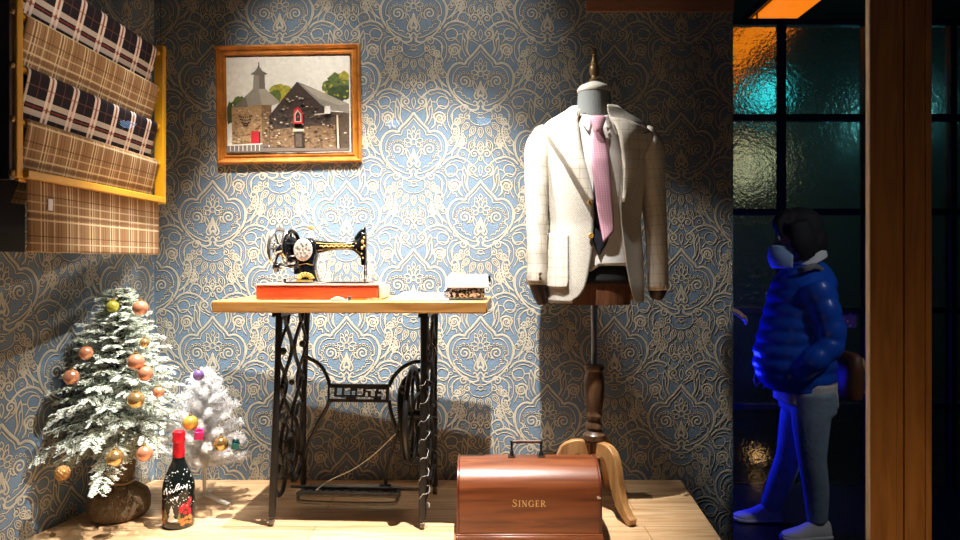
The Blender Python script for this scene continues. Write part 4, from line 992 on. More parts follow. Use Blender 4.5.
def tripod_leg(ang):
    q = MB(); d = Vector((math.cos(ang), math.sin(ang), 0)); n = Vector((-d.y, d.x, 0))
    cen = smooth_path([(.012, .205, 0), (.06, .222, 0), (.098, .205, 0), (.116, .160, 0), (.130, .105, 0), (.152, .056, 0), (.186, .022, 0), (.208, .013, 0)], 6)
    hw = lerp_list([.030, .024, .027, .026, .023, .020, .015, .012], len(cen)); L, Rr = [], []
    for i, p in enumerate(cen):
        t = cen[min(i + 1, len(cen) - 1)] - cen[max(i - 1, 0)]; t.normalize(); nn_ = Vector((-t.y, t.x, 0)); L.append(p + nn_ * hw[i]); Rr.append(p - nn_ * hw[i])
    vs = []
    for a_, b_ in zip(L, Rr):
        for s_ in (-.0145, .0145):
            for p in (a_, b_): vs.append(d * p.x + n * s_ + Vector((0, 0, max(.0008, p.y))))
    m = len(cen); fs = []
    for i in range(m - 1):
        o, o2 = i * 4, i * 4 + 4
        fs += [(o, o + 1, o2 + 1, o2), (o + 2, o2 + 2, o2 + 3, o + 3), (o, o2, o2 + 2, o + 2), (o + 1, o + 3, o2 + 3, o2 + 1)]
    fs += [(0, 2, 3, 1), (4 * m - 4, 4 * m - 3, 4 * m - 1, 4 * m - 2)]
    q.add(vs, fs); return q.build('leg', m_legwd, man, bevel=.004)
for a in (-61, 59, 179): tripod_leg(R(a))
q = MB(); q.lathe([(.018, .150), (.022, .16), (.022, .238), (.03, .2395), (.03, qz(440.6))], (0, 0, 0), 20); q.build('hub', m_darkwd, man)

SMQ = 2.405 / F      # what follows hangs on the front of the figure, nearer the street
# ---- jacket shell
JR = [  # z, half width, half depth, centre x
    (.735, .176, .112, .0), (.80, .178, .112, .0), (.90, .172, .108, .0), (1.02, .163, .104, .0), (1.12, .172, .110, .0), (1.22, .184, .114, .0), (1.29, .190, .108, .0), (1.335, .197, .098, .0), (1.365, .195, .087, .0), (1.388, .176, .077, .0), (1.408, .142, .071, .0), (1.428, .108, .072, .0), (1.440, .092, .072, .0), (1.448, .090, .072, .0)]
def jac(z):
    for a, b in zip(JR, JR[1:]):
        if z <= b[0]: s = max(0., (z - a[0]) / (b[0] - a[0])); s = s; return tuple(a[i] + (b[i] - a[i]) * s for i in (1, 2))
    return JR[-1][1:3]
EXP = .80
def sgnp(v, e): return math.copysign(abs(v) ** e, v)
def jexp(th):      # the open right front swings away: flatter there, rounder elsewhere
    if th <= 0 or th >= R(80): return EXP, 1.
    k = 1 if th < R(45) else (R(80) - th) / R(35); k = k * k * (3 - 2 * k); return EXP + .75 * k, 1 + .34 * k
def jsurf(th, z, off=0.):      # th measured from straight ahead (towards the street), positive to the right
    a, b = jac(z); e, kb = jexp(th); w = min(1, max(0, (1.40 - z) / .12)); e = EXP + (e - EXP) * w; kb = 1 + (kb - 1) * w
    return Vector(((a + off) * sgnp(math.sin(th), e), -(b * kb + off) * sgnp(math.cos(th), e), z))
def th_of_x(x, z):
    lo, hi = R(-89), R(89)
    for _ in range(40):
        m = (lo + hi) / 2
        if jsurf(m, z).x < x: lo = m
        else: hi = m
    return lo
def jfront(x, z, off=0.):
    return jsurf(th_of_x(x, z), z, off)
LE = [(300, 572), (296, 579), (288, 584.5), (275, 588), (255, 591.5), (237, 592.5), (215, 594), (202, 592.5), (185, 588), (165, 583), (140, 579), (118, 578), (108, 579)]     # left front edge (py, px)
RE = [(305, 639), (298, 635), (285, 631), (265, 627), (245, 624.5), (225, 622), (205, 620.5), (185, 622), (165, 623), (140, 619), (118, 612), (108, 609)]
def edge(tab, z):
    py = 262 - (z - CZ) / SMQ
    for a, b in zip(tab, tab[1:]):
        if a[0] >= py >= b[0]: s = (a[0] - py) / (a[0] - b[0]); return qx(a[1] + (b[1] - a[1]) * s)
    return qx(tab[0][1]) if py > tab[0][0] else qx(tab[-1][1])
wool = s2l(196, 189, 176)
m_wool = woven('cream_herringbone_wool', wool, [], [], weave=1400, wmix=.2, hound=(.0085, s2l(104, 94, 82), .75))
m_check = woven('cream_windowpane_check', s2l(200, 192, 178), [(.026, .5, .09, s2l(158, 138, 112), .6), (.026, .30, .05, s2l(196, 180, 158), .45)], [(.034, .5, .07, s2l(158, 138, 112), .6), (.034, .3, .04, s2l(196, 180, 158), .4)], weave=1200, wmix=.15)
m_lining = M('brown_satin_lining', s2l(150, 108, 52), rough=.4, var=.15, sheen=.2)
m_lind = M('dark_brown_lining', s2l(58, 38, 28), rough=.5)
jk = thing('suit_jacket', 'cream checked wool suit jacket worn open by the mannequin', 'jacket', (MX, MY, 0))
def zhem(th):      # hem follows a rounded cutaway towards the front
    return .738
def panel(name, th0, th1, mat):
    """one front or back piece of the shell between two angle functions of z"""
    q = MB(); nv, nu = 60, 26
    def fn(u, v):
        z = .742 + (1.440 - .742) * v; a = th0(z); b = th1(z); th = a + (b - a) * u
        return jsurf(th, z, .0015 * math.sin(7 * th + z * 11))
    q.grid(fn, nu, nv, 0, lambda u, v: ((th0(1.1) + (th1(1.1) - th0(1.1)) * u) * .16, .742 + .704 * v))
    return q.build(name, [mat, m_lining], jk, solid=.0035, soff=-1, angle=80)
SL, SR_ = R(-78), R(78)
panel('front_panel', lambda z: SL, lambda z: th_of_x(edge(LE, z), z), m_wool)
panel('front_panel', lambda z: th_of_x(edge(RE, z), z), lambda z: SR_, m_wool)
panel('back_panel', lambda z: SR_ + .004, lambda z: R(360 - 78) - .004, m_wool)
# lapels: flat pieces rolled over the front edge
def lapel(name, inner, outer, side, mat, roll=.016, lift=0.):
    """inner/outer: lists of (px, py) of matching points down the lapel"""
    q = MB(); n = 40; A = smooth_path([(a, b, 0) for a, b in inner], 8); B = smooth_path([(a, b, 0) for a, b in outer], 8); nu = 9; vs = []; uvs = []
    A = [A[int(i * (len(A) - 1) / (n - 1))] for i in range(n)]; B = [B[int(i * (len(B) - 1) / (n - 1))] for i in range(n)]
    for i in range(n):
        for k in range(nu):
            u_ = k / (nu - 1); p = A[i] * (1 - u_) + B[i] * u_; z = qz(p.y); x = qx(p.x)
            off = .0065 + roll * math.sin(PI * min(1, u_ * 1.0)) * .35 + roll * .5 * u_ * (.3 + .7 * i / n) + lift * u_ * math.sin(PI * min(1, (i + 6) / n)) 
            v = jfront(x, z, off); vs.append(v); uvs.append((x * 1.0, z))
    q.add(vs, [(i * nu + k, i * nu + k + 1, (i + 1) * nu + k + 1, (i + 1) * nu + k) for i in range(n - 1) for k in range(nu - 1)], 0, uvs)
    return q.build(name, [mat, m_lining], jk, solid=.0028, soff=0, angle=60)
lapel('lapel', [(579, 116), (579.5, 130), (582, 150), (587, 172), (591.5, 190), (593, 203)], [(560, 119), (549.5, 128), (557, 145), (568, 163), (580, 184), (592, 204)], -1, m_check)
lapel('lapel', [(611, 116), (615.5, 130), (619, 148), (621.5, 166), (621.5, 182), (620.5, 202)], [(627, 121), (645, 132), (640, 148), (634.5, 162), (628, 182), (621.5, 203)], 1, m_check, lift=.030)
# collar round the back of the neck, running into the lapels
q = MB()
def colf(u, v):
    th = R(40) + R(280) * u; f = abs(2 * u - 1)        # 0 behind, 1 at the ends
    zt = 1.458 - .034 * f ** 2; zb = zt - .050 - .006 * f
    z = zt + (zb - zt) * v; a, b = .086 + .030 * v + .004 * f, .080 + .018 * v
    return Vector((a * math.sin(th), -b * math.cos(th), z))
q.grid(colf, 40, 8, 0, lambda u, v: (u * .45, v * .05)); q.build('collar', [m_check, m_lining], jk, solid=.003, soff=0, angle=70)
# sleeves
def sleeve(name, pts, rads):
    q = MB(); p = smooth_path(pts, 7); r = lerp_list(rads, len(p))
    # crumple slightly
    q.tube(p, [(a * (1 + .02 * math.sin(i * 1.3)), b * (1 + .02 * math.cos(i * 1.1))) for i, (a, b) in enumerate(r)], 28, up=(0, 1, 0), caps=False)
    s_ = q.build(name, [m_check, m_lind], jk, solid=.003, soff=-1, angle=80)
    return s_, p, r
sl, pl_, rl_ = sleeve('sleeve', [(-.172, .0, 1.362), (-.188, .0, 1.346), (-.202, -.004, 1.29), (-.207, -.012, 1.18), (-.208, -.022, 1.05), (-.208, -.030, .92), (-.210, -.036, .805)],
       [(.020, .040), (.034, .056), (.050, .066), (.045, .062), (.039, .056), (.036, .050), (.036, .047)])
sr, pr_, rr_ = sleeve('sleeve', [(.172, .0, 1.360), (.188, .0, 1.344), (.203, .004, 1.29), (.210, .006, 1.18), (.218, -.004, 1.05), (.224, -.012, .92), (.226, -.016, .785)],
       [(.020, .040), (.034, .056), (.050, .066), (.045, .062), (.040, .056), (.037, .050), (.036, .047)])
for par, p, r, dz, dx in ((sl, pl_, rl_, .066, .014), (sr, pr_, rr_, .03, -.004)):
    q = MB(); a = p[-1]; q.tube([a + Vector((0, 0, .05)), a + Vector((dx * .3, 0, -.004)), a + Vector((dx, .004, -dz * .6)), a + Vector((dx * 1.6, .006, -dz))], [(r[-1][0] - .006, r[-1][1] - .006), (r[-1][0] - .006, r[-1][1] - .006), (r[-1][0] - .010, r[-1][1] - .010), (r[-1][0] - .016, r[-1][1] - .02)], 20, up=(0, 1, 0), caps=True)
    q.build('cuff_lining', m_lind, par, angle=60)
for (par, p, r) in ((sl, pl_, rl_),):   # three cuff buttons
    for k in range(3):
        q = MB(); c = p[-1] + Vector((.008, -r[-1][1] - .001, .012 + .014 * k)); q.lathe([(.0055, 0), (.0055, .002), (.003, .003)], c, 12, axis=(0, -1, 0)); q.build('cuff_button', m_brz, par)
# patch pocket
def patch(name, poly_px, off, mat, nu=14, nv=16):
    (x0, y0), (x1, y1) = poly_px; q = MB(); rad = 5.5; vs = []; uvs = []
    def fn(u, v):
        py = y0 + (y1 - y0) * v; w = 0.
        d = (y1 - py); 
        if d < rad: w = rad - math.sqrt(max(0, rad * rad - (rad - d) ** 2))
        px = (x0 + w) + (x1 - x0 - 2 * w) * u; return jfront(qx(px), qz(py), off)
    q.grid(fn, nu, nv, 0, lambda u, v: (qx(x0 + (x1 - x0) * u), qz(y0 + (y1 - y0) * v)))
    return q.build(name, [mat], jk, solid=.002, soff=0, angle=60)
patch('patch_pocket', ((545.5, 233), (569, 289.5)), .0055, m_check)
for px, py in ((589.6, 203), (590.2, 236)):
    q = MB(); c = jfront(qx(px), qz(py), .003); q.lathe([(.0095, 0), (.0105, .0022), (.0085, .004), (.006, .0034), (.003, .0036)], c, 18, axis=(.25, -1, 0)); q.build('front_button', M('horn_button', s2l(196, 150, 74), rough=.35, var=.3, scale=80), jk)
q = MB(); c0, c1 = jfront(qx(636.5), qz(133.5), .036), jfront(qx(642), qz(131.5), .038); q.tube([c0, c1], .0014, 6); q.build('buttonhole', m_lind, jk)
# ---- shirt
m_shirt = M('white_cotton_shirt', s2l(236, 232, 226), rough=.85, var=.03, bump=.15, bscale=40)
shirt = thing('dress_shirt', 'white collared shirt on the mannequin under the cream jacket', 'shirt', (MX, MY, 0))
q = MB()
def shf(u, v):
    z = .862 + (1.398 - .862) * v; a, b = tor(z); th = 2 * PI * u
    if v < .12: z += .012 * math.sin(th * 1.5 + 1) * (1 - v / .12)
    o = .010 + .002 * math.sin(3 * th + 9 * z); return Vector(((a + o) * sgnp(math.sin(th), .85), -(b + o) * sgnp(math.cos(th), .85), z))
q.grid(shf, 48, 40, closed_u=True); q.build('shirt_body', m_shirt, shirt, solid=.0015, soff=0, angle=80)
for s in (-1, 1):      # collar leaves and stand
    q = MB(); n = 12
    def cf(u, v, s=s):
        th = R(15) + R(140) * u; zt = 1.398 + .048 * u; drop = max(.016, .040 * (1 - 1.2 * u)) + .018 * max(0, 1 - u * 4)
        a, b = .0690 + .010 * v, .0660 + .007 * v + .003 * (1 - u)
        sp = .012 * max(0, 1 - u * 5) * v      # the points lie a little apart
        return Vector((s * ((a) * math.sin(th) + sp), -(b) * math.cos(th) - .002 - .010 * v * max(0, 1 - u * 2.5), zt - drop * v))
    q.grid(cf, 26, 8); q.build('shirt_collar', m_shirt, shirt, solid=.0022, soff=0, angle=60)
for py in (176, 196, 248):
    q = MB(); z = qz(py); a, b = tor(z); q.lathe([(.0048, 0), (.0048, .0018), (.002, .0022)], (.012, -(b + .0135), z), 12, axis=(0, -1, 0)); q.build('shirt_button', m_white, shirt)
# ---- tie
tie = thing('necktie', 'pink checked necktie knotted at the white shirt collar', 'tie', (MX, MY, 0))
m_tie = woven('dusty_pink_silk', s2l(190, 138, 154), [(.0085, .5, .28, s2l(214, 176, 186), .7)], [(.0085, .5, .28, s2l(206, 164, 176), .7)], rough=.55, weave=900)
m_navy = M('navy_silk_back', s2l(22, 24, 36), rough=.5)
def shirt_y(x, z):
    a, b = tor(z); a += .013; b += .013; v = max(-1, min(1, x / a)); return -b * max(0.0, 1 - abs(v) ** (1 / .85 * 2)) ** (.5 * .85)
def blade(name, mat, L, Rr, off, par, th=.004):
    q = MB(); n = 30; A = smooth_path([(a, b, 0) for a, b in L], 6); B = smooth_path([(a, b, 0) for a, b in Rr], 6); vs = []; uvs = []; nu = 7
    for i in range(n):
        p = A[int(i * (len(A) - 1) / (n - 1))]; r_ = B[int(i * (len(B) - 1) / (n - 1))]
        for k in range(nu):
            s = k / (nu - 1); c = p * (1 - s) + r_ * s; x, z = qx(c.x), qz(c.y)
            vs.append((x, -(tor(z)[1] + .0145 if z < 1.36 else max(tor(z)[1] + .0145, .086)) - off - .003 * math.sin(PI * s), z)); uvs.append((x + z * .12, z))
    q.add(vs, [(i * nu + k, i * nu + k + 1, (i + 1) * nu + k + 1, (i + 1) * nu + k) for i in range(n - 1) for k in range(nu - 1)], 0, uvs)
    return q.build(name, mat, par, solid=th, soff=0, angle=60)
blade('front_blade', m_tie, [(593.5, 127), (591, 150), (591.8, 172), (596, 204), (601, 232), (603, 243)], [(603, 127), (606.5, 146), (608.5, 163), (611.2, 195), (613.6, 221), (612.8, 232)], .0095, tie, .003)
blade('back_blade', m_navy, [(593, 180), (592.6, 214), (593, 240), (598.5, 255)], [(603, 180), (607, 214), (608.5, 238), (599.5, 255)], .003, tie, .0025)
q = MB(); kn = []
for py, l, r_, d in ((116, 589.8, 604.8, .010), (118.5, 588.8, 605.8, .0135), (122, 589.8, 604.8, .015), (127, 592.3, 602.8, .0135), (130.5, 593.3, 601.8, .0105), (132, 593.9, 601.3, .007)):
    z = qz(py); cx = (qx(l) + qx(r_)) / 2; hw = (qx(r_) - qx(l)) / 2
    kn.append([Vector((cx + hw * math.cos(w), -.084 - (1.44 - z) * .28 + d * math.sin(w), z)) for w in [2 * PI * k / 20 for k in range(20)]])
loft(q, kn); q.uv = {i: (v[0] + v[2] * .3, v[2]) for i, v in enumerate(q.v)}; q.build('knot', m_tie, tie, angle=70)
# ================================================================ frosted tree, white tinsel tree, baubles, bottle
def needle(V, Fc, Mi, p, d, l, w, mi):
    d = d.normalized(); a = d.orthogonal().normalized(); b = d.cross(a); o = len(V); m = p + d * (l * .55)
    V.append(tuple(p)); V.append(tuple(m + a * w)); V.append(tuple(m - a * w * .5 + b * w * .87)); V.append(tuple(m - a * w * .5 - b * w * .87)); V.append(tuple(p + d * l))
    for f in ((0, 1, 2), (0, 2, 3), (0, 3, 1), (4, 2, 1), (4, 3, 2), (4, 1, 3)): Fc.append(tuple(o + i for i in f)); Mi.append(mi)
def rv(r): return Vector((r.uniform(-1, 1), r.uniform(-1, 1), r.uniform(-1, 1)))
def quick(name, V, Fc, Mi, mats, parent, loc=None):
    me = bpy.data.meshes.new(name); me.from_pydata(V, [], Fc)
    for m in mats: me.materials.append(m)
    me.polygons.foreach_set('material_index', Mi); me.update(); o = bpy.data.objects.new(name, me); COL.objects.link(o); o.parent = parent
    if loc is not None: o.location = loc
    return o
def keep_in(p, base):        # branches bend away from the side wall
    w = base + p; lim = wall_left_x(w.y) + .025
    if w.x < lim: p = p.copy(); p.x += lim - w.x
    if w.y > YW - .02: p = p.copy(); p.y -= w.y - (YW - .02)
    return p
m_ngreen = M('fir_needle_green', s2l(58, 78, 52), rough=.7, var=.3, scale=20)
m_nfrost = M('frosted_needle', s2l(232, 236, 224), rough=.85, var=.1, scale=20)
m_nmid = M('half_frosted_needle', s2l(138, 152, 126), rough=.8, var=.2, scale=20)
m_bark = M('brown_bark', s2l(74, 56, 40), rough=.9, bump=.4)
m_burl = M('burlap', s2l(112, 92, 66), rough=.95, var=.18, scale=60, bump=.7, bscale=240)
T0 = Vector((-1.262, 2.42, 0)); W0 = Vector((-1.012, 2.545, 0)); B0 = Vector((-1.015, 2.335, 0))
fir = thing('christmas_tree', 'small frosted green christmas tree in a tied burlap sack on the floor', 'christmas tree', T0)
# baubles first: the needles grow round them
def onray(px, py, y): return P(px, py, y)
BAUB = [  # px, py, depth, radius px, kind, label
 (140.5, 308, 2.33, 7.6, 'rose', 'peach bauble at the very top of the green tree'),
 (112.5, 306.5, 2.36, 6.2, 'lime', 'yellow green bauble at the top left of the green tree'),
 (136, 362, 2.24, 8.2, 'rose', 'upper of two touching copper baubles in the middle of the green tree'),
 (145.2, 373.5, 2.245, 7.6, 'rose', 'lower of two touching copper baubles in the middle of the green tree'),
 (136, 400, 2.21, 8.2, 'gold', 'shiny gold bauble below the two copper baubles on the green tree'),
 (158.5, 392, 2.28, 5.5, 'rose', 'small dull copper bauble at the right edge of the green tree'),
 (144.5, 343, 2.30, 4.8, 'gold', 'small pale gold bauble above the two copper baubles'),
 (86, 353, 2.27, 6.8, 'rose', 'dull copper bauble high on the left side of the green tree'),
 (71.5, 377, 2.25, 7.6, 'rose', 'rose bauble on the far left edge of the green tree'),
 (115, 458, 2.20, 8.6, 'gold', 'gold bauble hanging low over the burlap sack'),
 (144.5, 453.5, 2.21, 7.8, 'rose', 'copper bauble hanging low at the right of the burlap sack'),
]
mb = {'rose': M('copper_bauble', s2l(222, 150, 112), rough=.22, metal=.45, var=.08, coat=.4), 'gold': M('gold_bauble', s2l(214, 172, 110), rough=.14, metal=.75, var=.1), 'lime': M('lime_bauble', s2l(190, 180, 70), rough=.25, metal=.3, var=.1),
      'purple': M('purple_bauble', s2l(140, 112, 176), rough=.3, metal=.3), 'yellow': M('yellow_bauble', s2l(226, 190, 84), rough=.28, metal=.35)}
m_cap2 = M('gold_cap', s2l(196, 160, 90), rough=.3, metal=.8)
def bauble(px, py, y, rpx, kind, label, group):
    c = P(px, py, y); r = rpx * y / F
    o = thing('bauble', label, 'bauble', c, 0, group)
    q = MB(); q.sphere((0, 0, 0), r, 24, 16); q.build('ball', mb[kind], o)
    q = MB(); q.lathe([(r * .26, r * .95), (r * .26, r * 1.14), (r * .2, r * 1.18)], seg=14); q.build('cap', m_cap2, o)
    q = MB(); q.tube([(r * .16 * math.cos(a), 0, r * 1.3 + r * .16 * math.sin(a)) for a in [2 * PI * k / 14 for k in range(14)]], r * .04, 6, closed=True); q.build('loop', m_cap2, o)
    return c, r
avoid = []
for b in BAUB: avoid.append(bauble(*b, 'baubles on the green tree'))
cone_c = P(62.5, 473, 2.20); cone_r = 8.5 * 2.20 / F
q = MB()      # glittery cone-like ball of overlapping scales
for k in range(60):
    t = (k + .5) / 60; th = math.acos(1 - 2 * t); a = k * 2.399
    d = Vector((math.sin(th) * math.cos(a), math.sin(th) * math.sin(a), math.cos(th))); q.sphere(d * cone_r * .78, cone_r * .24, 8, 6, sc=(1, 1, .5), rot=d.to_track_quat('Z', 'Y').to_matrix())
q.sphere((0, 0, 0), cone_r * .74, 14, 10); q.tube([(0, 0, cone_r * .7), (.002, 0, cone_r * 2.2)], .0009, 5)
pc = q.build('glitter_ball', M('gold_glitter', s2l(190, 142, 84), rough=.4, metal=.5, var=.4, scale=200, bump=.5, bscale=300), loc=cone_c)
tag(pc, 'rough gold glitter ball hanging lowest at the left of the green tree', 'bauble', 'baubles on the green tree')
avoid.append((cone_c, cone_r * 1.35))
def clear(p, base, m=.004):
    w = base + p
    if base is T0:          # the other tree and the bottle keep their room
        if w.z < .52 and math.hypot(w.x - W0.x, w.y - W0.y) < max(.03, .228 * (1 - (w.z - .135) / .36)) : return False
    if w.z < .335 and math.hypot(w.x - B0.x, w.y - B0.y) < .058: return False
    for c, r in avoid:
        if (w - c).length < r + m: return False
        d = w - c
        if abs(d.x) < r * .36 and abs(d.y) < r * .36 and 0 < d.z < r * 1.65: return False       # cap and loop
        if -d.y > 0 and -d.y < .12 and math.hypot(d.x, d.z) < r * .82: return False        # keep it in sight from the street
    return True
def fir_tree():
    r = random.Random(11); V, Fc, Mi = [], [], []; BV = MB()
    zt, z0 = .790, .165
    BV.tube([(0, 0, .05), (.002, 0, .3), (0, 0, .55), (.0, .0, .765)], [.016, .013, .008, .003], 10)
    nb = 150
    for i in range(nb):
        t = (i / nb) ** .92; z = z0 + .05 + (zt - z0 - .06) * t; az = i * 2.39996 + r.uniform(-.25, .25)
        Lmax = (.285 * (1 - t) ** .85 + .035) * r.uniform(.78, 1.1)
        d = Vector((math.cos(az), math.sin(az), .22 + .55 * t)).normalized()
        pts = []; n = max(4, int(Lmax / .018))
        for k in range(n + 1):
            s = k / n; p = Vector((0, 0, z)) + d * Lmax * s + Vector((0, 0, -(.16 - .08 * t) * Lmax * 2.2 * s * s))
            pts.append(keep_in(p, T0))
        if not all(clear(p, T0, .003) for p in pts): 
            cut = next(k for k, p in enumerate(pts) if not clear(p, T0, .003)); pts = pts[:max(2, cut)]
            if not all(clear(p, T0, .002) for p in pts): continue
        BV.tube(pts, [.0028, .0012], 5)
        m = len(pts)
        for k in range(1, m):
            a, b = pts[k - 1], pts[k]; ax = (b - a).normalized(); side = ax.cross(Vector((0, 0, 1))).normalized()
            fr = k / (m - 1)
            for s in (1, -1):
                for rep in range(2):
                    tl = (.026 + .040 * (1 - fr)) * r.uniform(.7, 1.25) * (.75 + .5 * (1 - t))
                    td = (ax * r.uniform(.55, .95) + side * s * r.uniform(.5, .95) + Vector((0, 0, r.uniform(-.30, .12)))).normalized()
                    o = a + (b - a) * r.random(); nn_ = max(4, int(tl / .0042))
                    for q_ in range(nn_):
                        f = q_ / nn_; p = keep_in(o + td * tl * f + Vector((0, 0, -.25 * tl * f * f)), T0)
                        for s2 in (1, -1):
                            nd = (td * r.uniform(.7, 1.0) + td.cross(Vector((0, 0, 1))).normalized() * s2 * r.uniform(.35, .8) + Vector((0, 0, r.uniform(-.05, .4))))
                            l = r.uniform(.007, .0125)
                            if not clear(p + nd.normalized() * l, T0) or not clear(p, T0): continue
                            fz = .30 + .38 * f + .22 * fr + r.uniform(-.3, .3); mi = 1 if fz > .54 else (2 if fz > .38 else 0)
                            needle(V, Fc, Mi, p, nd, l, .0013 if mi != 1 else .0017, mi)
    return V, Fc, Mi, BV
V, Fc, Mi, BV = fir_tree()
quick('needles', V, Fc, Mi, [m_ngreen, m_nfrost, m_nmid], fir); BV.build('branches', m_bark, fir)
# burlap sack: gathered neck over a rounded root ball
q = MB()
def sack(u, v):
    prof = [(.0, .0008), (.085, .0008), (.100, .02), (.101, .055), (.090, .085), (.066, .104), (.048, .115), (.043, .13), (.050, .16), (.056, .20), (.052, .225), (.03, .232), (.016, .232)]
    f = v * (len(prof) - 1); k = min(int(f), len(prof) - 2); s = f - k; r_, z = prof[k][0] + (prof[k + 1][0] - prof[k][0]) * s, prof[k][1] + (prof[k + 1][1] - prof[k][1]) * s
    a = 2 * PI * u; g = max(0, 1 - abs(z - .12) / .11); r_ *= 1 + (.05 * math.sin(9 * a + 1) + .035 * math.sin(14 * a)) * g + .02 * math.sin(3 * a)
    return Vector((r_ * math.cos(a), r_ * math.sin(a), max(.0008, z)))
q.grid(sack, 72, 46, closed_u=True); sk = q.build('burlap_sack', m_burl, fir, angle=80)
q = MB(); q.tube([((.047 + .002 * math.sin(5 * a)) * math.cos(a), (.047 + .002 * math.sin(5 * a)) * math.sin(a), .122 + .002 * math.sin(3 * a)) for a in [2 * PI * k / 40 for k in range(40)]], .004, 8, closed=True); q.build('twine', M('jute_twine', s2l(168, 140, 96), rough=.95), sk)

# ---- white tinsel tree
wt = thing('tinsel_tree', 'small white tinsel christmas tree on a white plastic stand behind the bottle', 'christmas tree', W0)
avoid = []
m_tins = M('white_tinsel', s2l(250, 250, 250), rough=.5, var=.01, spec=.6)
WB = [(198.5, 375, 2.44, 5.6, 'purple', 'pale purple bauble near the top of the white tinsel tree'), (190.5, 423, 2.385, 7.4, 'yellow', 'yellow bauble in the middle of the white tinsel tree'), (221, 444, 2.40, 7.2, 'gold', 'gold bauble at the right of the white tinsel tree')]
for b in WB: avoid.append(bauble(*b, 'baubles on the white tinsel tree'))
def gift(px, py, y, sz, col, label):
    c = P(px, py, y); m = M('foil_' + label.split()[1], col, rough=.25, metal=.35, var=.15, scale=60); o = thing('gift_ornament', label, 'ornament', c)
    h = sz / 2; q = MB(); q.box((-h, -h, -h * .9), (h, h, h * .9), rot=Euler((.1, .15, .4)).to_matrix()); q.build('box', m, o, bevel=.002)
    q = MB()
    for a in (.5, 2.6, 4.2, 5.6): q.sphere((h * .6 * math.cos(a), h * .5 * math.sin(a), h * 1.25), h * .5, 10, 8, sc=(1, .6, .6), rot=Euler((0, 0, a)).to_matrix())
    q.build('bow', m, o); avoid.append((c, sz * .95))
gift(199, 435, 2.38, .030, s2l(226, 44, 132), 'bright pink foil gift ornament beside the yellow bauble')
gift(235.5, 445, 2.42, .026, s2l(20, 110, 118), 'small teal foil gift ornament at the right tip of the white tree')
def tinsel():
    r = random.Random(4); V, Fc, Mi = [], [], []; q = MB()
    q.tube([(0, 0, .03), (0, 0, .48)], [.007, .004], 8)
    nb = 62
    for i in range(nb):
        t = i / nb; z = .135 + .34 * t; az = i * 2.39996; L = (.158 * (1 - t) ** .8 + .024) * r.uniform(.85, 1.12); d = Vector((math.cos(az), math.sin(az), .28 + .6 * t)).normalized(); n = max(5, int(L / .0042))
        for k in range(n + 1):
            s = k / n; p = Vector((0, 0, z)) + d * L * s
            if not clear(p, W0, .006): break
            for m in range(13):
                nd = rv(r); nd = nd - d * nd.dot(d) * .7
                if nd.length < .1: continue
                nd = nd.normalized() + d * .35; l = r.uniform(.014, .024)
                if clear(p + nd.normalized() * l, W0): needle(V, Fc, Mi, p, nd, l, .0010, 0)
    return V, Fc, Mi, q
V, Fc, Mi, q = tinsel()
quick('tinsel', V, Fc, Mi, [m_tins], wt); m_plast = M('white_plastic', s2l(214, 208, 198), rough=.4)
q.build('stem', m_plast, wt)
for k in range(3):
    q = MB(); a = R(-20 + 120 * k); d = Vector((math.cos(a), math.sin(a), 0)); q.tube([d * .0085 + Vector((0, 0, .034)), d * .05 + Vector((0, 0, .022)), d * .112 + Vector((0, 0, .0085))], [(.0085, .009), (.0085, .008), (.008, .0075)], 10); q.build('leg', m_plast, wt)

# ---- sparkling wine bottle
bt = thing('bottle', 'dark christmas wine bottle with red foil neck and snowy printed decoration', 'bottle', B0, 0); bt.scale = (1, 1, .945)
m_bot = M('dark_bottle_glass', s2l(16, 20, 18), rough=.12, var=.1, coat=.3); m_foil = M('red_foil', s2l(206, 26, 40), rough=.3, metal=.35, var=.25, scale=60, bump=.4, bscale=60)
BP = [(.03, .0008), (.047, .0015), (.0505, .008), (.0515, .03), (.052, .10), (.0515, .135), (.048, .160), (.040, .185), (.030, .208), (.0225, .226), (.0188, .240), (.0178, .252)]
BP = [(r_ * 1.0, z) for r_, z in BP]
q = MB(); q.lathe(BP + [(.0165, .256)], seg=40); q.build('glass_body', m_bot, bt)
q = MB(); q.lathe([(.0186, .2395 + .003), (.0192, .262), (.0182, .285), (.0178, .296), (.0206, .300), (.0214, .306), (.0200, .312), (.0205, .322), (.0195, .333), (.013, .338)], seg=32); q.build('foil_neck', m_foil, bt)
def brad(z):
    for (r0, z0), (r1, z1) in zip(BP, BP[1:]):
        if z0 <= z <= z1: return r0 + (r1 - r0) * (z - z0) / max(1e-6, z1 - z0)
    return .05
def onb(a, z, off=.0006): r_ = brad(z) + off; return Vector((r_ * math.sin(a), -r_ * math.cos(a), z))
r3 = random.Random(9)
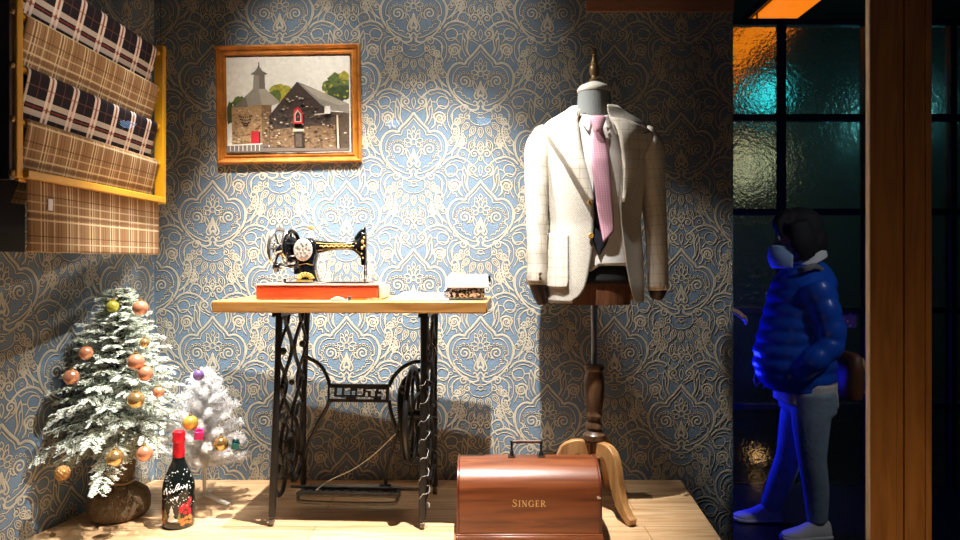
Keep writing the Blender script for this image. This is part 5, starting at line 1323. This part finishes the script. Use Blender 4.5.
def decal(name, items, mat):
    q = MB(); lay = 0
    for kind, a, z, w, h, rot in items:
        lay += 1; n = 10 if kind == 'dot' else (12 if kind == 'tree' else 14)
        if kind == 'dot': pts = [(w * math.cos(2 * PI * k / n), h * math.sin(2 * PI * k / n)) for k in range(n)]
        elif kind == 'tree': pts = [(0, h), (w * .45, h * .3), (w * .25, h * .3), (w * .75, -.3 * h), (w * .4, -.3 * h), (w, -h), (-w, -h), (-w * .4, -.3 * h), (-w * .75, -.3 * h), (-w * .25, h * .3), (-w * .45, h * .3)]
        else: pts = [(w * (1 if k % 2 else .5) * math.cos(2 * PI * k / n), h * (1 if k % 2 else .55) * math.sin(2 * PI * k / n)) for k in range(n)]
        c, s_ = math.cos(rot), math.sin(rot); vs = [onb(a + (x * c - y * s_) / .05, z + x * s_ + y * c, .0007 + lay * .000012) for x, y in pts]; ce = onb(a, z, .0007 + lay * .000012)
        q.add([ce] + vs, [(0, 1 + k, 1 + (k + 1) % len(vs)) for k in range(len(vs))])
    return q.build(name, mat, bt, smooth=False)
decal('snow_print', [('dot', r3.uniform(-1.5, 1.5), r3.uniform(.075, .205), rr, rr, 0) for rr in [r3.uniform(.0009, .0022) for _ in range(110)]] + [('tree', -.02, .062, .013, .026, 0), ('dot', .05, .036, .017, .006, 0)], M('snow_white_print', s2l(236, 236, 232), rough=.6))
decal('red_print', [('star', r3.uniform(.45, 1.15), r3.uniform(.055, .105), .009, .009, r3.random() * 3) for _ in range(12)], M('red_print', s2l(200, 34, 44), rough=.5))
decal('red_print', [('star', -1.0, .085, .010, .012, .3), ('star', -.85, .06, .009, .009, 1), ('star', -1.2, .045, .01, .01, 1)], M('red_print', s2l(200, 34, 44), rough=.5))
decal('orange_print', [('star', r3.uniform(.5, 1.2), r3.uniform(.018, .05), .010, .008, r3.random() * 3) for _ in range(9)], M('orange_print', s2l(214, 128, 60), rough=.5))
decal('orange_print', [('star', r3.uniform(-1.2, -.6), r3.uniform(.02, .06), .009, .008, r3.random() * 3) for _ in range(7)], M('orange_print', s2l(214, 128, 60), rough=.5))
decal('green_print', [('tree', -.45, .055, .011, .024, .1), ('tree', .42, .045, .009, .02, -.1), ('star', -.7, .04, .009, .009, 0)], M('olive_print', s2l(134, 128, 78), rough=.5))
q = MB()     # swinging white script
for (a0, z0, scl, word) in ((-.62, .125, 1.15, 0), (.16, .137, 1.15, 1), (-.10, .105, .85, 2)):
    w = [[(0, 0), (.006, .012), (.010, .016), (.011, .004), (.013, -.002), (.018, .006), (.021, .004), (.022, -.002), (.028, .006), (.031, -.001), (.037, .006)],
         [(0, 0), (.006, .016), (.012, .018), (.010, .006), (.005, .004), (.014, .002), (.018, .008), (.021, .0), (.026, .007), (.028, -.001), (.034, .007), (.032, -.008)],
         [(0, .008), (.004, -.002), (.008, .006), (.012, -.002), (.017, .008), (.020, .0), (.026, .006), (.022, -.010), (.028, .002)]][word]
    pts = smooth_path([(x * scl, y * scl + x * .32, 0) for x, y in w], 5); q.tube([onb(a0 + p.x / .05, z0 + p.y, .0016) for p in pts], .0012, 6)
q.build('script_print', M('white_script', s2l(244, 244, 244), rough=.5), bt)
# ================================================================ people in the passage
def fuse(name, parts, mat, parent, voxel, smooth_it=4):
    """several tapered limbs grown into one continuous skin"""
    q = MB()
    for kind, *a in parts:
        if kind == 't': pts, rad = a[0], a[1]; q.tube(smooth_path(pts, 5), lerp_list(list(rad), (len(pts) - 1) * 5 + 1), 16, up=a[2] if len(a) > 2 else None)
        elif kind == 's': q.sphere(a[0], a[1], 20, 14, sc=a[2] if len(a) > 2 else (1, 1, 1), rot=a[3] if len(a) > 3 else None)
        elif kind == 'l': loft(q, a[0])
    o = q.build(name, mat, parent, angle=180, sharp=False)
    for (vs) in (): pass
    md = o.modifiers.new('skin', 'REMESH'); md.mode = 'VOXEL'; md.voxel_size = voxel; md.use_smooth_shade = True
    sm = o.modifiers.new('soft', 'SMOOTH'); sm.iterations = smooth_it; sm.factor = .5
    return o
m_skin = M('skin', s2l(206, 160, 134), rough=.55, var=.06)
m_hair = M('dark_brown_hair', s2l(18, 14, 14), rough=.75, var=.3, scale=60, bump=.3, bscale=90, stretch=(3, 3, .6))
def hand(parts, wrist, dirv, up, scale=1., curl=.5):
    """palm, four unequal bent fingers and a thumb from the side of the palm"""
    d = Vector(dirv).normalized(); u = Vector(up); u = (u - d * u.dot(d)).normalized(); s = d.cross(u); w = Vector(wrist); k = scale
    parts.append(('t', [w - d * .02, w + d * .03 * k, w + d * .075 * k], [(.020 * k, .015 * k), (.034 * k, .015 * k), (.038 * k, .013 * k)], u))
    for i, (off, L) in enumerate(((.030, .068), (.010, .077), (-.010, .071), (-.029, .056))):
        b = w + d * .07 * k + s * off * k; L *= k; c = curl
        p1 = b + d * L * .45 - u * L * .12 * c * 2; p2 = p1 + (d * math.cos(c * 1.2) - u * math.sin(c * 1.2)) * L * .32; p3 = p2 + (d * math.cos(c * 2.0) - u * math.sin(c * 2.0)) * L * .26
        parts.append(('t', [b - d * .02, b, p1, p2, p3], [.0095 * k, .0095 * k, .0088 * k, .0080 * k, .0065 * k]))
    b = w + d * .025 * k + s * .028 * k; parts.append(('t', [b - s * .01, b + (d * .5 + s * .85) * .03 * k, b + (d * .9 + s * .8 - u * .3) * .045 * k + d * .012 * k], [.0125 * k, .0105 * k, .0078 * k]))
def ell(c, rx, ry, n=28, e=1.): return [Vector((c.x + rx * sgnp(math.cos(w), e), c.y + ry * sgnp(math.sin(w), e), c.z)) for w in [2 * PI * k / n for k in range(n)]]
YP = 3.43; UP = YP / F
person = thing('person', 'person in a blue puffy jacket, face mask and jeans walking past the window', 'person', (P(808, 500, YP).x, YP, GZ))
PO = Vector((P(808, 500, YP).x, YP, GZ))
def pw(px, py, y=YP): return P(px, py, y) - PO
def fl_(v): v = Vector(v); return v
# body: head, neck, trunk, arms and legs as one skin
B = []
B.append(('s', pw(797.5, 237), .098, (1.0, .80, 1.2)))
B.append(('s', pw(789, 250), .062, (1.0, .85, 1.1)))                                            # jaw and cheeks
B.append(('t', [pw(779.5, 235), pw(776, 242), pw(773.5, 247.5), pw(777, 250)], [.008, .011, .013, .008]))   # nose
B.append(('t', [pw(781, 232, 3.40), pw(780, 231.5), pw(781, 232, 3.46)], [.012, .014, .012]))    # brow
B.append(('t', [pw(803, 252), pw(806, 266), pw(808, 278)], [.052, .050, .058]))
B.append(('l', [ell(pw(808, y), rx, ry, e=.85) for y, rx, ry in ((272, .06, .09), (280, .085, .16), (300, .11, .165), (330, .105, .145), (360, .10, .14), (385, .11, .155), (402, .105, .15))]))
for s, yd in ((-1, 3.34), (1, 3.52)):
    pass
near_leg = [pw(812, 392, 3.34), pw(811, 425, 3.34), pw(812, 458, 3.345), pw(816, 490, 3.37), pw(817, 524, 3.39)]
far_leg = [pw(804, 392, 3.52), pw(797, 424, 3.53), pw(789.5, 456, 3.55), pw(779, 484, 3.58), pw(769.5, 510, 3.61)]
B.append(('t', near_leg, [.085, .074, .054, .050, .036])); B.append(('t', far_leg, [.085, .074, .054, .050, .036]))
near_arm = [pw(814, 284, 3.27), pw(826, 313, 3.23), pw(831, 342, 3.22), pw(812, 362, 3.22), pw(796, 373, 3.33)]
far_arm = [pw(808, 284, 3.60), pw(800, 315, 3.64), pw(800, 345, 3.64), pw(782, 362, 3.62), pw(770, 372, 3.58)]
B.append(('t', near_arm, [.052, .044, .038, .036, .027])); B.append(('t', far_arm, [.052, .044, .038, .036, .027]))
hand(B, near_arm[-1], (-1, .6, -.3), (0, -1, .2), .95, .5); hand(B, far_arm[-1], (-1, -.3, -.35), (0, 1, .2), .95, .5)
for yd in (3.35, 3.51): B.append(('s', pw(803, 240, yd), .022, (.6, .45, 1.2)))
fuse('body', B, m_skin, person, .010, 3)
for yd in (3.395, 3.462):
    q = MB(); q.sphere(pw(779.5, 238.5, yd), .0125, 12, 8, 0); q.sphere(pw(779.5, 238.5, yd) + Vector((-.0075, 0, 0)), .0065, 10, 6, 1); q.build('eye', [M('eye_white', s2l(220, 214, 208)), M('dark_iris', s2l(40, 26, 20), rough=.2)], person)
# hair: a chin length bob
Hh = [('s', pw(800.5, 230), .108, (1.05, .86, 1.08)), ('s', pw(808, 242), .092, (1.0, .95, 1.2)), ('t', [pw(798, 222, 3.345), pw(803, 242, 3.335), pw(807, 258, 3.35)], [(.05, .03), (.06, .03), (.045, .025)], (0, 1, 0)), ('t', [pw(798, 222, 3.515), pw(803, 242, 3.525), pw(807, 258, 3.51)], [(.05, .03), (.06, .03), (.045, .025)], (0, 1, 0)),
      ('t', [pw(790, 214), pw(780, 219), pw(776.5, 228)], [(.06, .03), (.06, .024), (.05, .012)], (1, 0, 0)), ('t', [pw(786, 216, 3.38), pw(779, 224, 3.36), pw(781, 236, 3.355)], [.03, .02, .010])]
hr = fuse('hair', Hh, m_hair, person, .010, 3)
# mask and ear loop
q = MB()
def maskf(u, v):
    a = R(-78) + R(156) * u; z = pw(0, 247.5 + 20.5 * v).z; bulge = math.sin(PI * (.18 + .72 * v)); r = .072 + .026 * bulge
    return Vector((pw(790, 0).x - r * math.cos(a) * 1.05, .0 + r * math.sin(a) * .86, z + .010 * math.cos(a) * (1 - v)))
q.grid(maskf, 24, 12); mk = q.build('face_mask', M('pale_blue_mask', s2l(168, 200, 232), rough=.8, var=.03, bump=.2, bscale=40), person, solid=.003, soff=1, angle=80)
for yd in (3.362, 3.498):
    q = MB(); q.tube([pw(789, 250, yd), pw(797, 245, yd - .018 * (1 if yd < 3.43 else -1)), pw(803, 243, yd - .022 * (1 if yd < 3.43 else -1))], .0015, 6); q.build('ear_loop', m_white, mk)
# jacket: quilted shell and sleeves
J = []; rings = []
JT = [(262, 791, 822, .075), (268, 786, 826, .105), (276, 780, 830, .155), (290, 774, 830, .18), (310, 769, 832, .18), (330, 763, 832, .175), (350, 757.5, 831, .17), (368, 757, 831, .165), (382, 763, 830, .16), (389, 770, 829, .15)]
NR = 70
for k in range(NR):
    y = 262 + 127 * k / (NR - 1)
    for a, b in zip(JT, JT[1:]):
        if a[0] <= y <= b[0] + 1e-6: s = (y - a[0]) / (b[0] - a[0]); l, r_, h = (a[i] + (b[i] - a[i]) * s for i in (1, 2, 3)); break
    quilt = 1 + .06 * abs(math.sin((y - 262) / 13.5 * PI)); c = pw((l + r_) / 2, y); rings.append(ell(c, (r_ - l) / 2 * UP * quilt, h * quilt, 32, .9))
J.append(('l', rings))
def puff(p, rads):
    sp_ = smooth_path(p, 9); r_ = lerp_list(list(rads), len(sp_)); return ('t', sp_, [a * (1 + .14 * abs(math.sin(i * .55))) for i, a in enumerate([x for x in r_])])
J.append(puff(near_arm, [.072, .062, .058, .054, .046])); J.append(puff(far_arm, [.072, .068, .064, .060, .052]))
m_jacket = M('blue_quilted_nylon', s2l(24, 84, 196), rough=.32, var=.1, spec=.6, bump=.15, bscale=30)
jkt = fuse('puffy_jacket', J, m_jacket, person, .009, 1)
q = MB(); c0 = pw(806, 262)
q.grid(lambda u, v: Vector((c0.x + (.084 + .010 * v) * math.cos(2 * PI * u), (.080 + .012 * v) * math.sin(2 * PI * u), c0.z + .036 - .046 * v + .044 * math.cos(2 * PI * u))), 36, 8, closed_u=True)
q.build('white_collar', m_shirt, person, solid=.006, soff=0, angle=80)
q = MB(); q.tube(smooth_path([pw(798, 270, 3.31), pw(806, 268.5, 3.275), pw(816, 266, 3.28), pw(826, 272, 3.34)], 6), [(.006, .014)] * 19, 8); q.build('shoulder_strap', M('grey_webbing', s2l(120, 120, 120), rough=.7), person)
# white shirt hem, jeans, shoes
q = MB(); 
def hem(u, v):
    y = 380 + 21 * v + 3 * math.sin(2 * PI * u + 2.6) * v; c = pw(805, y); a = 2 * PI * u; f = 1 + .03 * math.sin(7 * a) * v
    return Vector((c.x + (.135 + .004 * v) * math.cos(a) * f, (.165) * math.sin(a) * f, c.z))
q.grid(hem, 48, 8, closed_u=True); q.build('shirt_hem', M('white_shirt_cotton', s2l(220, 208, 196), rough=.9), person, solid=.003, soff=0, angle=80)
Jn = [('l', [ell(pw(807, y), rx, ry, e=.85) for y, rx, ry in ((384, .115, .155), (398, .122, .165), (410, .115, .162))])]
def cloth_leg(p, r): Jn.append(('t', p, r))
cloth_leg(near_leg[:4] + [near_leg[4] + Vector((0, 0, .015))], [.097, .086, .066, .060, .048]); cloth_leg(far_leg[:4] + [far_leg[4] + Vector((0, 0, .015))], [.097, .086, .066, .060, .048])
fuse('jeans', Jn, M('grey_blue_denim', s2l(146, 160, 170), rough=.85, var=.14, scale=18, bump=.3, bscale=60), person, .010, 3)
m_sole = M('white_rubber_sole', s2l(224, 220, 210), rough=.6); m_sneak = M('white_canvas_sneaker', s2l(214, 206, 196), rough=.75, var=.05)
def shoe(heel, toe):
    h, t = Vector(heel), Vector(toe); d = t - h; d.z = 0; L = d.length; d.normalize(); s = Vector((-d.y, d.x, 0)); z0 = .001
    prof = [(0, .034, .085, .0), (.12, .038, .095, .0), (.30, .038, .098, 0), (.45, .040, .082, 0), (.6, .045, .064, 0), (.75, .048, .052, 0), (.9, .040, .044, 0), (1, .018, .036, 0)]
    q = MB(); rg = []
    for f, w, hh, _ in prof:
        c = h + d * L * f; rg.append([Vector((c.x, c.y, 0)) + s * w * math.cos(a) * .96 + Vector((0, 0, .022 + max(0, math.sin(a)) * (hh - .022) - .004 * (math.sin(a) < 0))) for a in [2 * PI * k / 20 for k in range(20)]])
    loft(q, rg); u = q.build('sneaker', m_sneak, person, angle=60)
    q = MB(); rg = []
    for f, w, hh, _ in prof:
        c = h + d * L * (f * 1.03 - .015); rg.append([Vector((c.x, c.y, 0)) + s * (w + .003) * sgnp(math.cos(a), .6) + Vector((0, 0, z0 + .012 + .0115 * sgnp(math.sin(a), .5))) for a in [2 * PI * k / 20 for k in range(20)]])
    loft(q, rg); q.build('sole', m_sole, u, angle=60)
    q = MB()
    for k in range(4):
        f = .36 + .075 * k; c = h + d * L * f; zt = .094 - .052 * ((f - .3) / .35) + .006
        q.tube([c + s * .026 + Vector((0, 0, zt - .012)), c + Vector((0, 0, zt)), c - s * .026 + Vector((0, 0, zt - .012))], .003, 6)
        if k: q.tube([c - s * .022 + Vector((0, 0, zt - .010)), h + d * L * (f - .075) + s * .022 + Vector((0, 0, zt + .001))], .0025, 6)
    q.build('lace', m_white, u)
nh = near_leg[-1]; shoe((nh.x + .055, nh.y, 0), (nh.x - .185, nh.y - .03, 0))
fh = far_leg[-1]; shoe((fh.x + .05, fh.y, 0), (fh.x - .185, fh.y + .01, 0))
bag = thing('shoulder_bag', 'brown bag with a tan strap hanging behind the blue jacket', 'bag', P(846, 372, 3.50))
BO = P(846, 372, 3.50)
q = MB(); rg = []
for z, rx, ry in ((-.135, .022, .07), (-.125, .036, .095), (-.06, .044, .105), (.02, .042, .105), (.08, .034, .1), (.10, .018, .08)): rg.append(ell(Vector((.012, 0, z)), rx, ry, 24, .6))
loft(q, rg); q.build('bag_body', M('brown_leather', s2l(104, 60, 34), rough=.5, var=.15), bag, angle=50)
q = MB(); q.tube(smooth_path([Vector((.03, -.09, .08)), Vector((.048, -.10, .03)), Vector((.066, -.10, -.03)), Vector((.06, -.095, -.065)), Vector((.046, -.088, -.09))], 6), [(.003, .009)] * 25, 8, up=(1, 0, .3)); q.build('strap', M('tan_strap', s2l(190, 150, 96), rough=.6), bag)

# a second person just behind the wall's end: only a hand and a pale sleeve come into view
p2 = thing('person', 'person in a pale sleeve at the wall end, only one hand showing', 'person', (.885, 3.46, GZ))
B = []
B.append(('s', Vector((.02, 0, 1.56)), .098, (1., .8, 1.2))); B.append(('s', Vector((.05, 0, 1.50)), .062, (1, .85, 1.1))); B.append(('t', [Vector((.112, 0, 1.57)), Vector((.122, 0, 1.545)), Vector((.112, 0, 1.53))], [.008, .013, .008])); B.append(('t', [Vector((0, 0, 1.48)), Vector((-.01, 0, 1.40))], [.052, .056]))
B.append(('l', [ell(Vector((-.01, 0, z)), rx, ry, e=.85) for z, rx, ry in ((1.42, .06, .1), (1.36, .10, .17), (1.2, .115, .17), (1.02, .10, .145), (.9, .115, .16), (.8, .11, .155))]))
for s in (-1, 1): B.append(('t', [Vector((-.01, s * .09, .85)), Vector((.01, s * .09, .48)), Vector((-.02, s * .09, .08))], [.085, .056, .038])); B.append(('t', [Vector((-.03, s * .09, .045)), Vector((.14, s * .09, .03))], [.035, .03]))
arm2 = [Vector((-.01, -.19, 1.34)), Vector((.02, -.22, 1.18)), Vector((.06, -.22, 1.07)), Vector((.18, -.18, 1.10)), Vector((.30, -.15, 1.125))]
arm3 = [Vector((-.01, .19, 1.34)), Vector((-.02, .23, 1.15)), Vector((0, .22, 1.03)), Vector((.02, .21, .90)), Vector((.04, .20, .80))]
B.append(('t', arm2, [.05, .042, .038, .034, .026])); B.append(('t', arm3, [.05, .042, .038, .034, .026])); hand(B, arm2[-1], (1, .15, -.35), (0, -.3, 1), .9, .7); hand(B, arm3[-1], (.1, 0, -1), (0, 1, 0), .95, .4)
fuse('body', B, m_skin, p2, .010, 3)
for s in (-1, 1):
    q = MB(); q.sphere((.108, s * .032, 1.575), .0125, 12, 8, 0); q.sphere((.1155, s * .032, 1.575), .0065, 10, 6, 1); q.build('eye', [M('eye_white', s2l(220, 214, 208)), M('dark_iris', s2l(40, 26, 20), rough=.2)], p2)
fuse('hair', [('s', Vector((0, 0, 1.60)), .106, (1.02, .88, 1.05)), ('s', Vector((-.03, 0, 1.54)), .09, (.9, .95, 1.1))], m_hair, p2, .011, 2)
fuse('pale_coat', [('l', [ell(Vector((-.01, 0, z)), rx, ry, e=.85) for z, rx, ry in ((1.43, .075, .11), (1.37, .115, .185), (1.2, .135, .19), (1.02, .125, .17), (.85, .14, .18), (.72, .145, .185))]), ('t', [a for a in arm2[:-1]] + [arm2[-1] - Vector((.03, 0, 0))], [.066, .06, .056, .05, .044]), ('t', arm3[:-1] + [arm3[-1] + Vector((0, 0, .03))], [.066, .06, .056, .05, .044])], M('pale_grey_coat', s2l(176, 172, 172), rough=.85, var=.06), p2, .011, 3)
Jn = [('l', [ell(Vector((-.01, 0, z)), rx, ry, e=.85) for z, rx, ry in ((.88, .12, .165), (.80, .12, .165))])]
for s in (-1, 1): Jn.append(('t', [Vector((-.01, s * .09, .84)), Vector((.01, s * .09, .48)), Vector((-.02, s * .09, .07))], [.092, .066, .055]))
fuse('trousers', Jn, M('black_trousers', s2l(28, 28, 34), rough=.85), p2, .011, 3)
for s in (-1, 1):
    q = MB(); rg = []
    for x, w, h in ((-.075, .03, .07), (-.03, .038, .09), (.05, .042, .075), (.12, .045, .05), (.175, .025, .035)): rg.append([Vector((x, s * .09 + w * math.cos(a), .001 + h * .5 + h * .5 * math.sin(a))) for a in [2 * PI * k / 18 for k in range(18)]])
    loft(q, rg); q.build('shoe', m_black, p2, angle=60)
# ================================================================ camera, light, colour
cam = bpy.data.cameras.new('camera'); co = bpy.data.objects.new('camera', cam); COL.objects.link(co)
co.location = (0, 0, CZ); co.rotation_euler = (R(90), 0, 0)
cam.sensor_width = 36; cam.lens = F / 960 * 36; cam.shift_y = -8 / 960; cam.clip_start = .02
bpy.context.scene.camera = co
spot('overhead_spot', (-.94, 2.29, 2.14), (-.66, 2.52, .3), 350, (1, .965, .92), 66, 1., .012)       # over table and trees
spot('overhead_spot', (.04, 2.03, 2.37), (-.36, 2.52, .3), 700, (1, .97, .93), 68, 1., .012)         # over the middle
spot('overhead_spot', (-.75, 1.8, 2.9), (-.74, 2.82, 1.52), 105, (1, .95, .88), 28, 1., .03)            # added, out of view, to brighten the picture
spot('overhead_spot', (-.1, 1.8, 3.05), (-.2, 2.82, 1.7), 85, (1, .96, .9), 44, 1., .03)           # added wash to brighten the upper wall
spot('overhead_spot', (-.95, 2.2, 2.55), (.32, 2.42, 1.28), 300, (1, .965, .92), 24, .6, .012)        # added to light the jacket from the left
spot('overhead_spot', (-.55, 1.76, 2.4), (-1.14, 2.42, .38), 160, (1, .965, .92), 24, .7, .012)       # added to brighten the two trees
spot('rack_spot', (-.2, 1.74, 2.35), (-1.2, 2.2, 1.42), 42, (1, .9, .78), 36, .6, .03)  # added spot, out of view, to brighten the rack
point('blue_rim_light', (1.18, 3.98, .25), 26, (.01, .02, 1), .08)  # unseen blue source behind the wall end, edging the walking person
spot('post_uplight', (1.04, 1.05, -.42), (1.03, 1.7, .75), 17, (1, .68, .36), 62, .9, .06)  # unseen warm source set low to light the timber post
spot('street_side_light', (2.5, 1.5, 2.4), (1.65, 3.4, .45), 52, (.85, .9, 1), 40, .8, .1)  # added key light for the walking person, out of view
point('teal_fill_light', (3.12, 5.2, 2.0), 7, (.2, .9, .95), .03)  # added teal fill hidden behind the post, tints the far panes
w = bpy.data.worlds.new('night'); bpy.context.scene.world = w; w.use_nodes = True
w.node_tree.nodes['Background'].inputs[0].default_value = (.10, .13, .2, 1); w.node_tree.nodes['Background'].inputs[1].default_value = .06
sc = bpy.context.scene
sc.view_settings.view_transform = 'Standard'; sc.view_settings.look = 'None'; sc.view_settings.exposure = 0.; sc.view_settings.gamma = 1.; sc.view_settings.use_curve_mapping = False
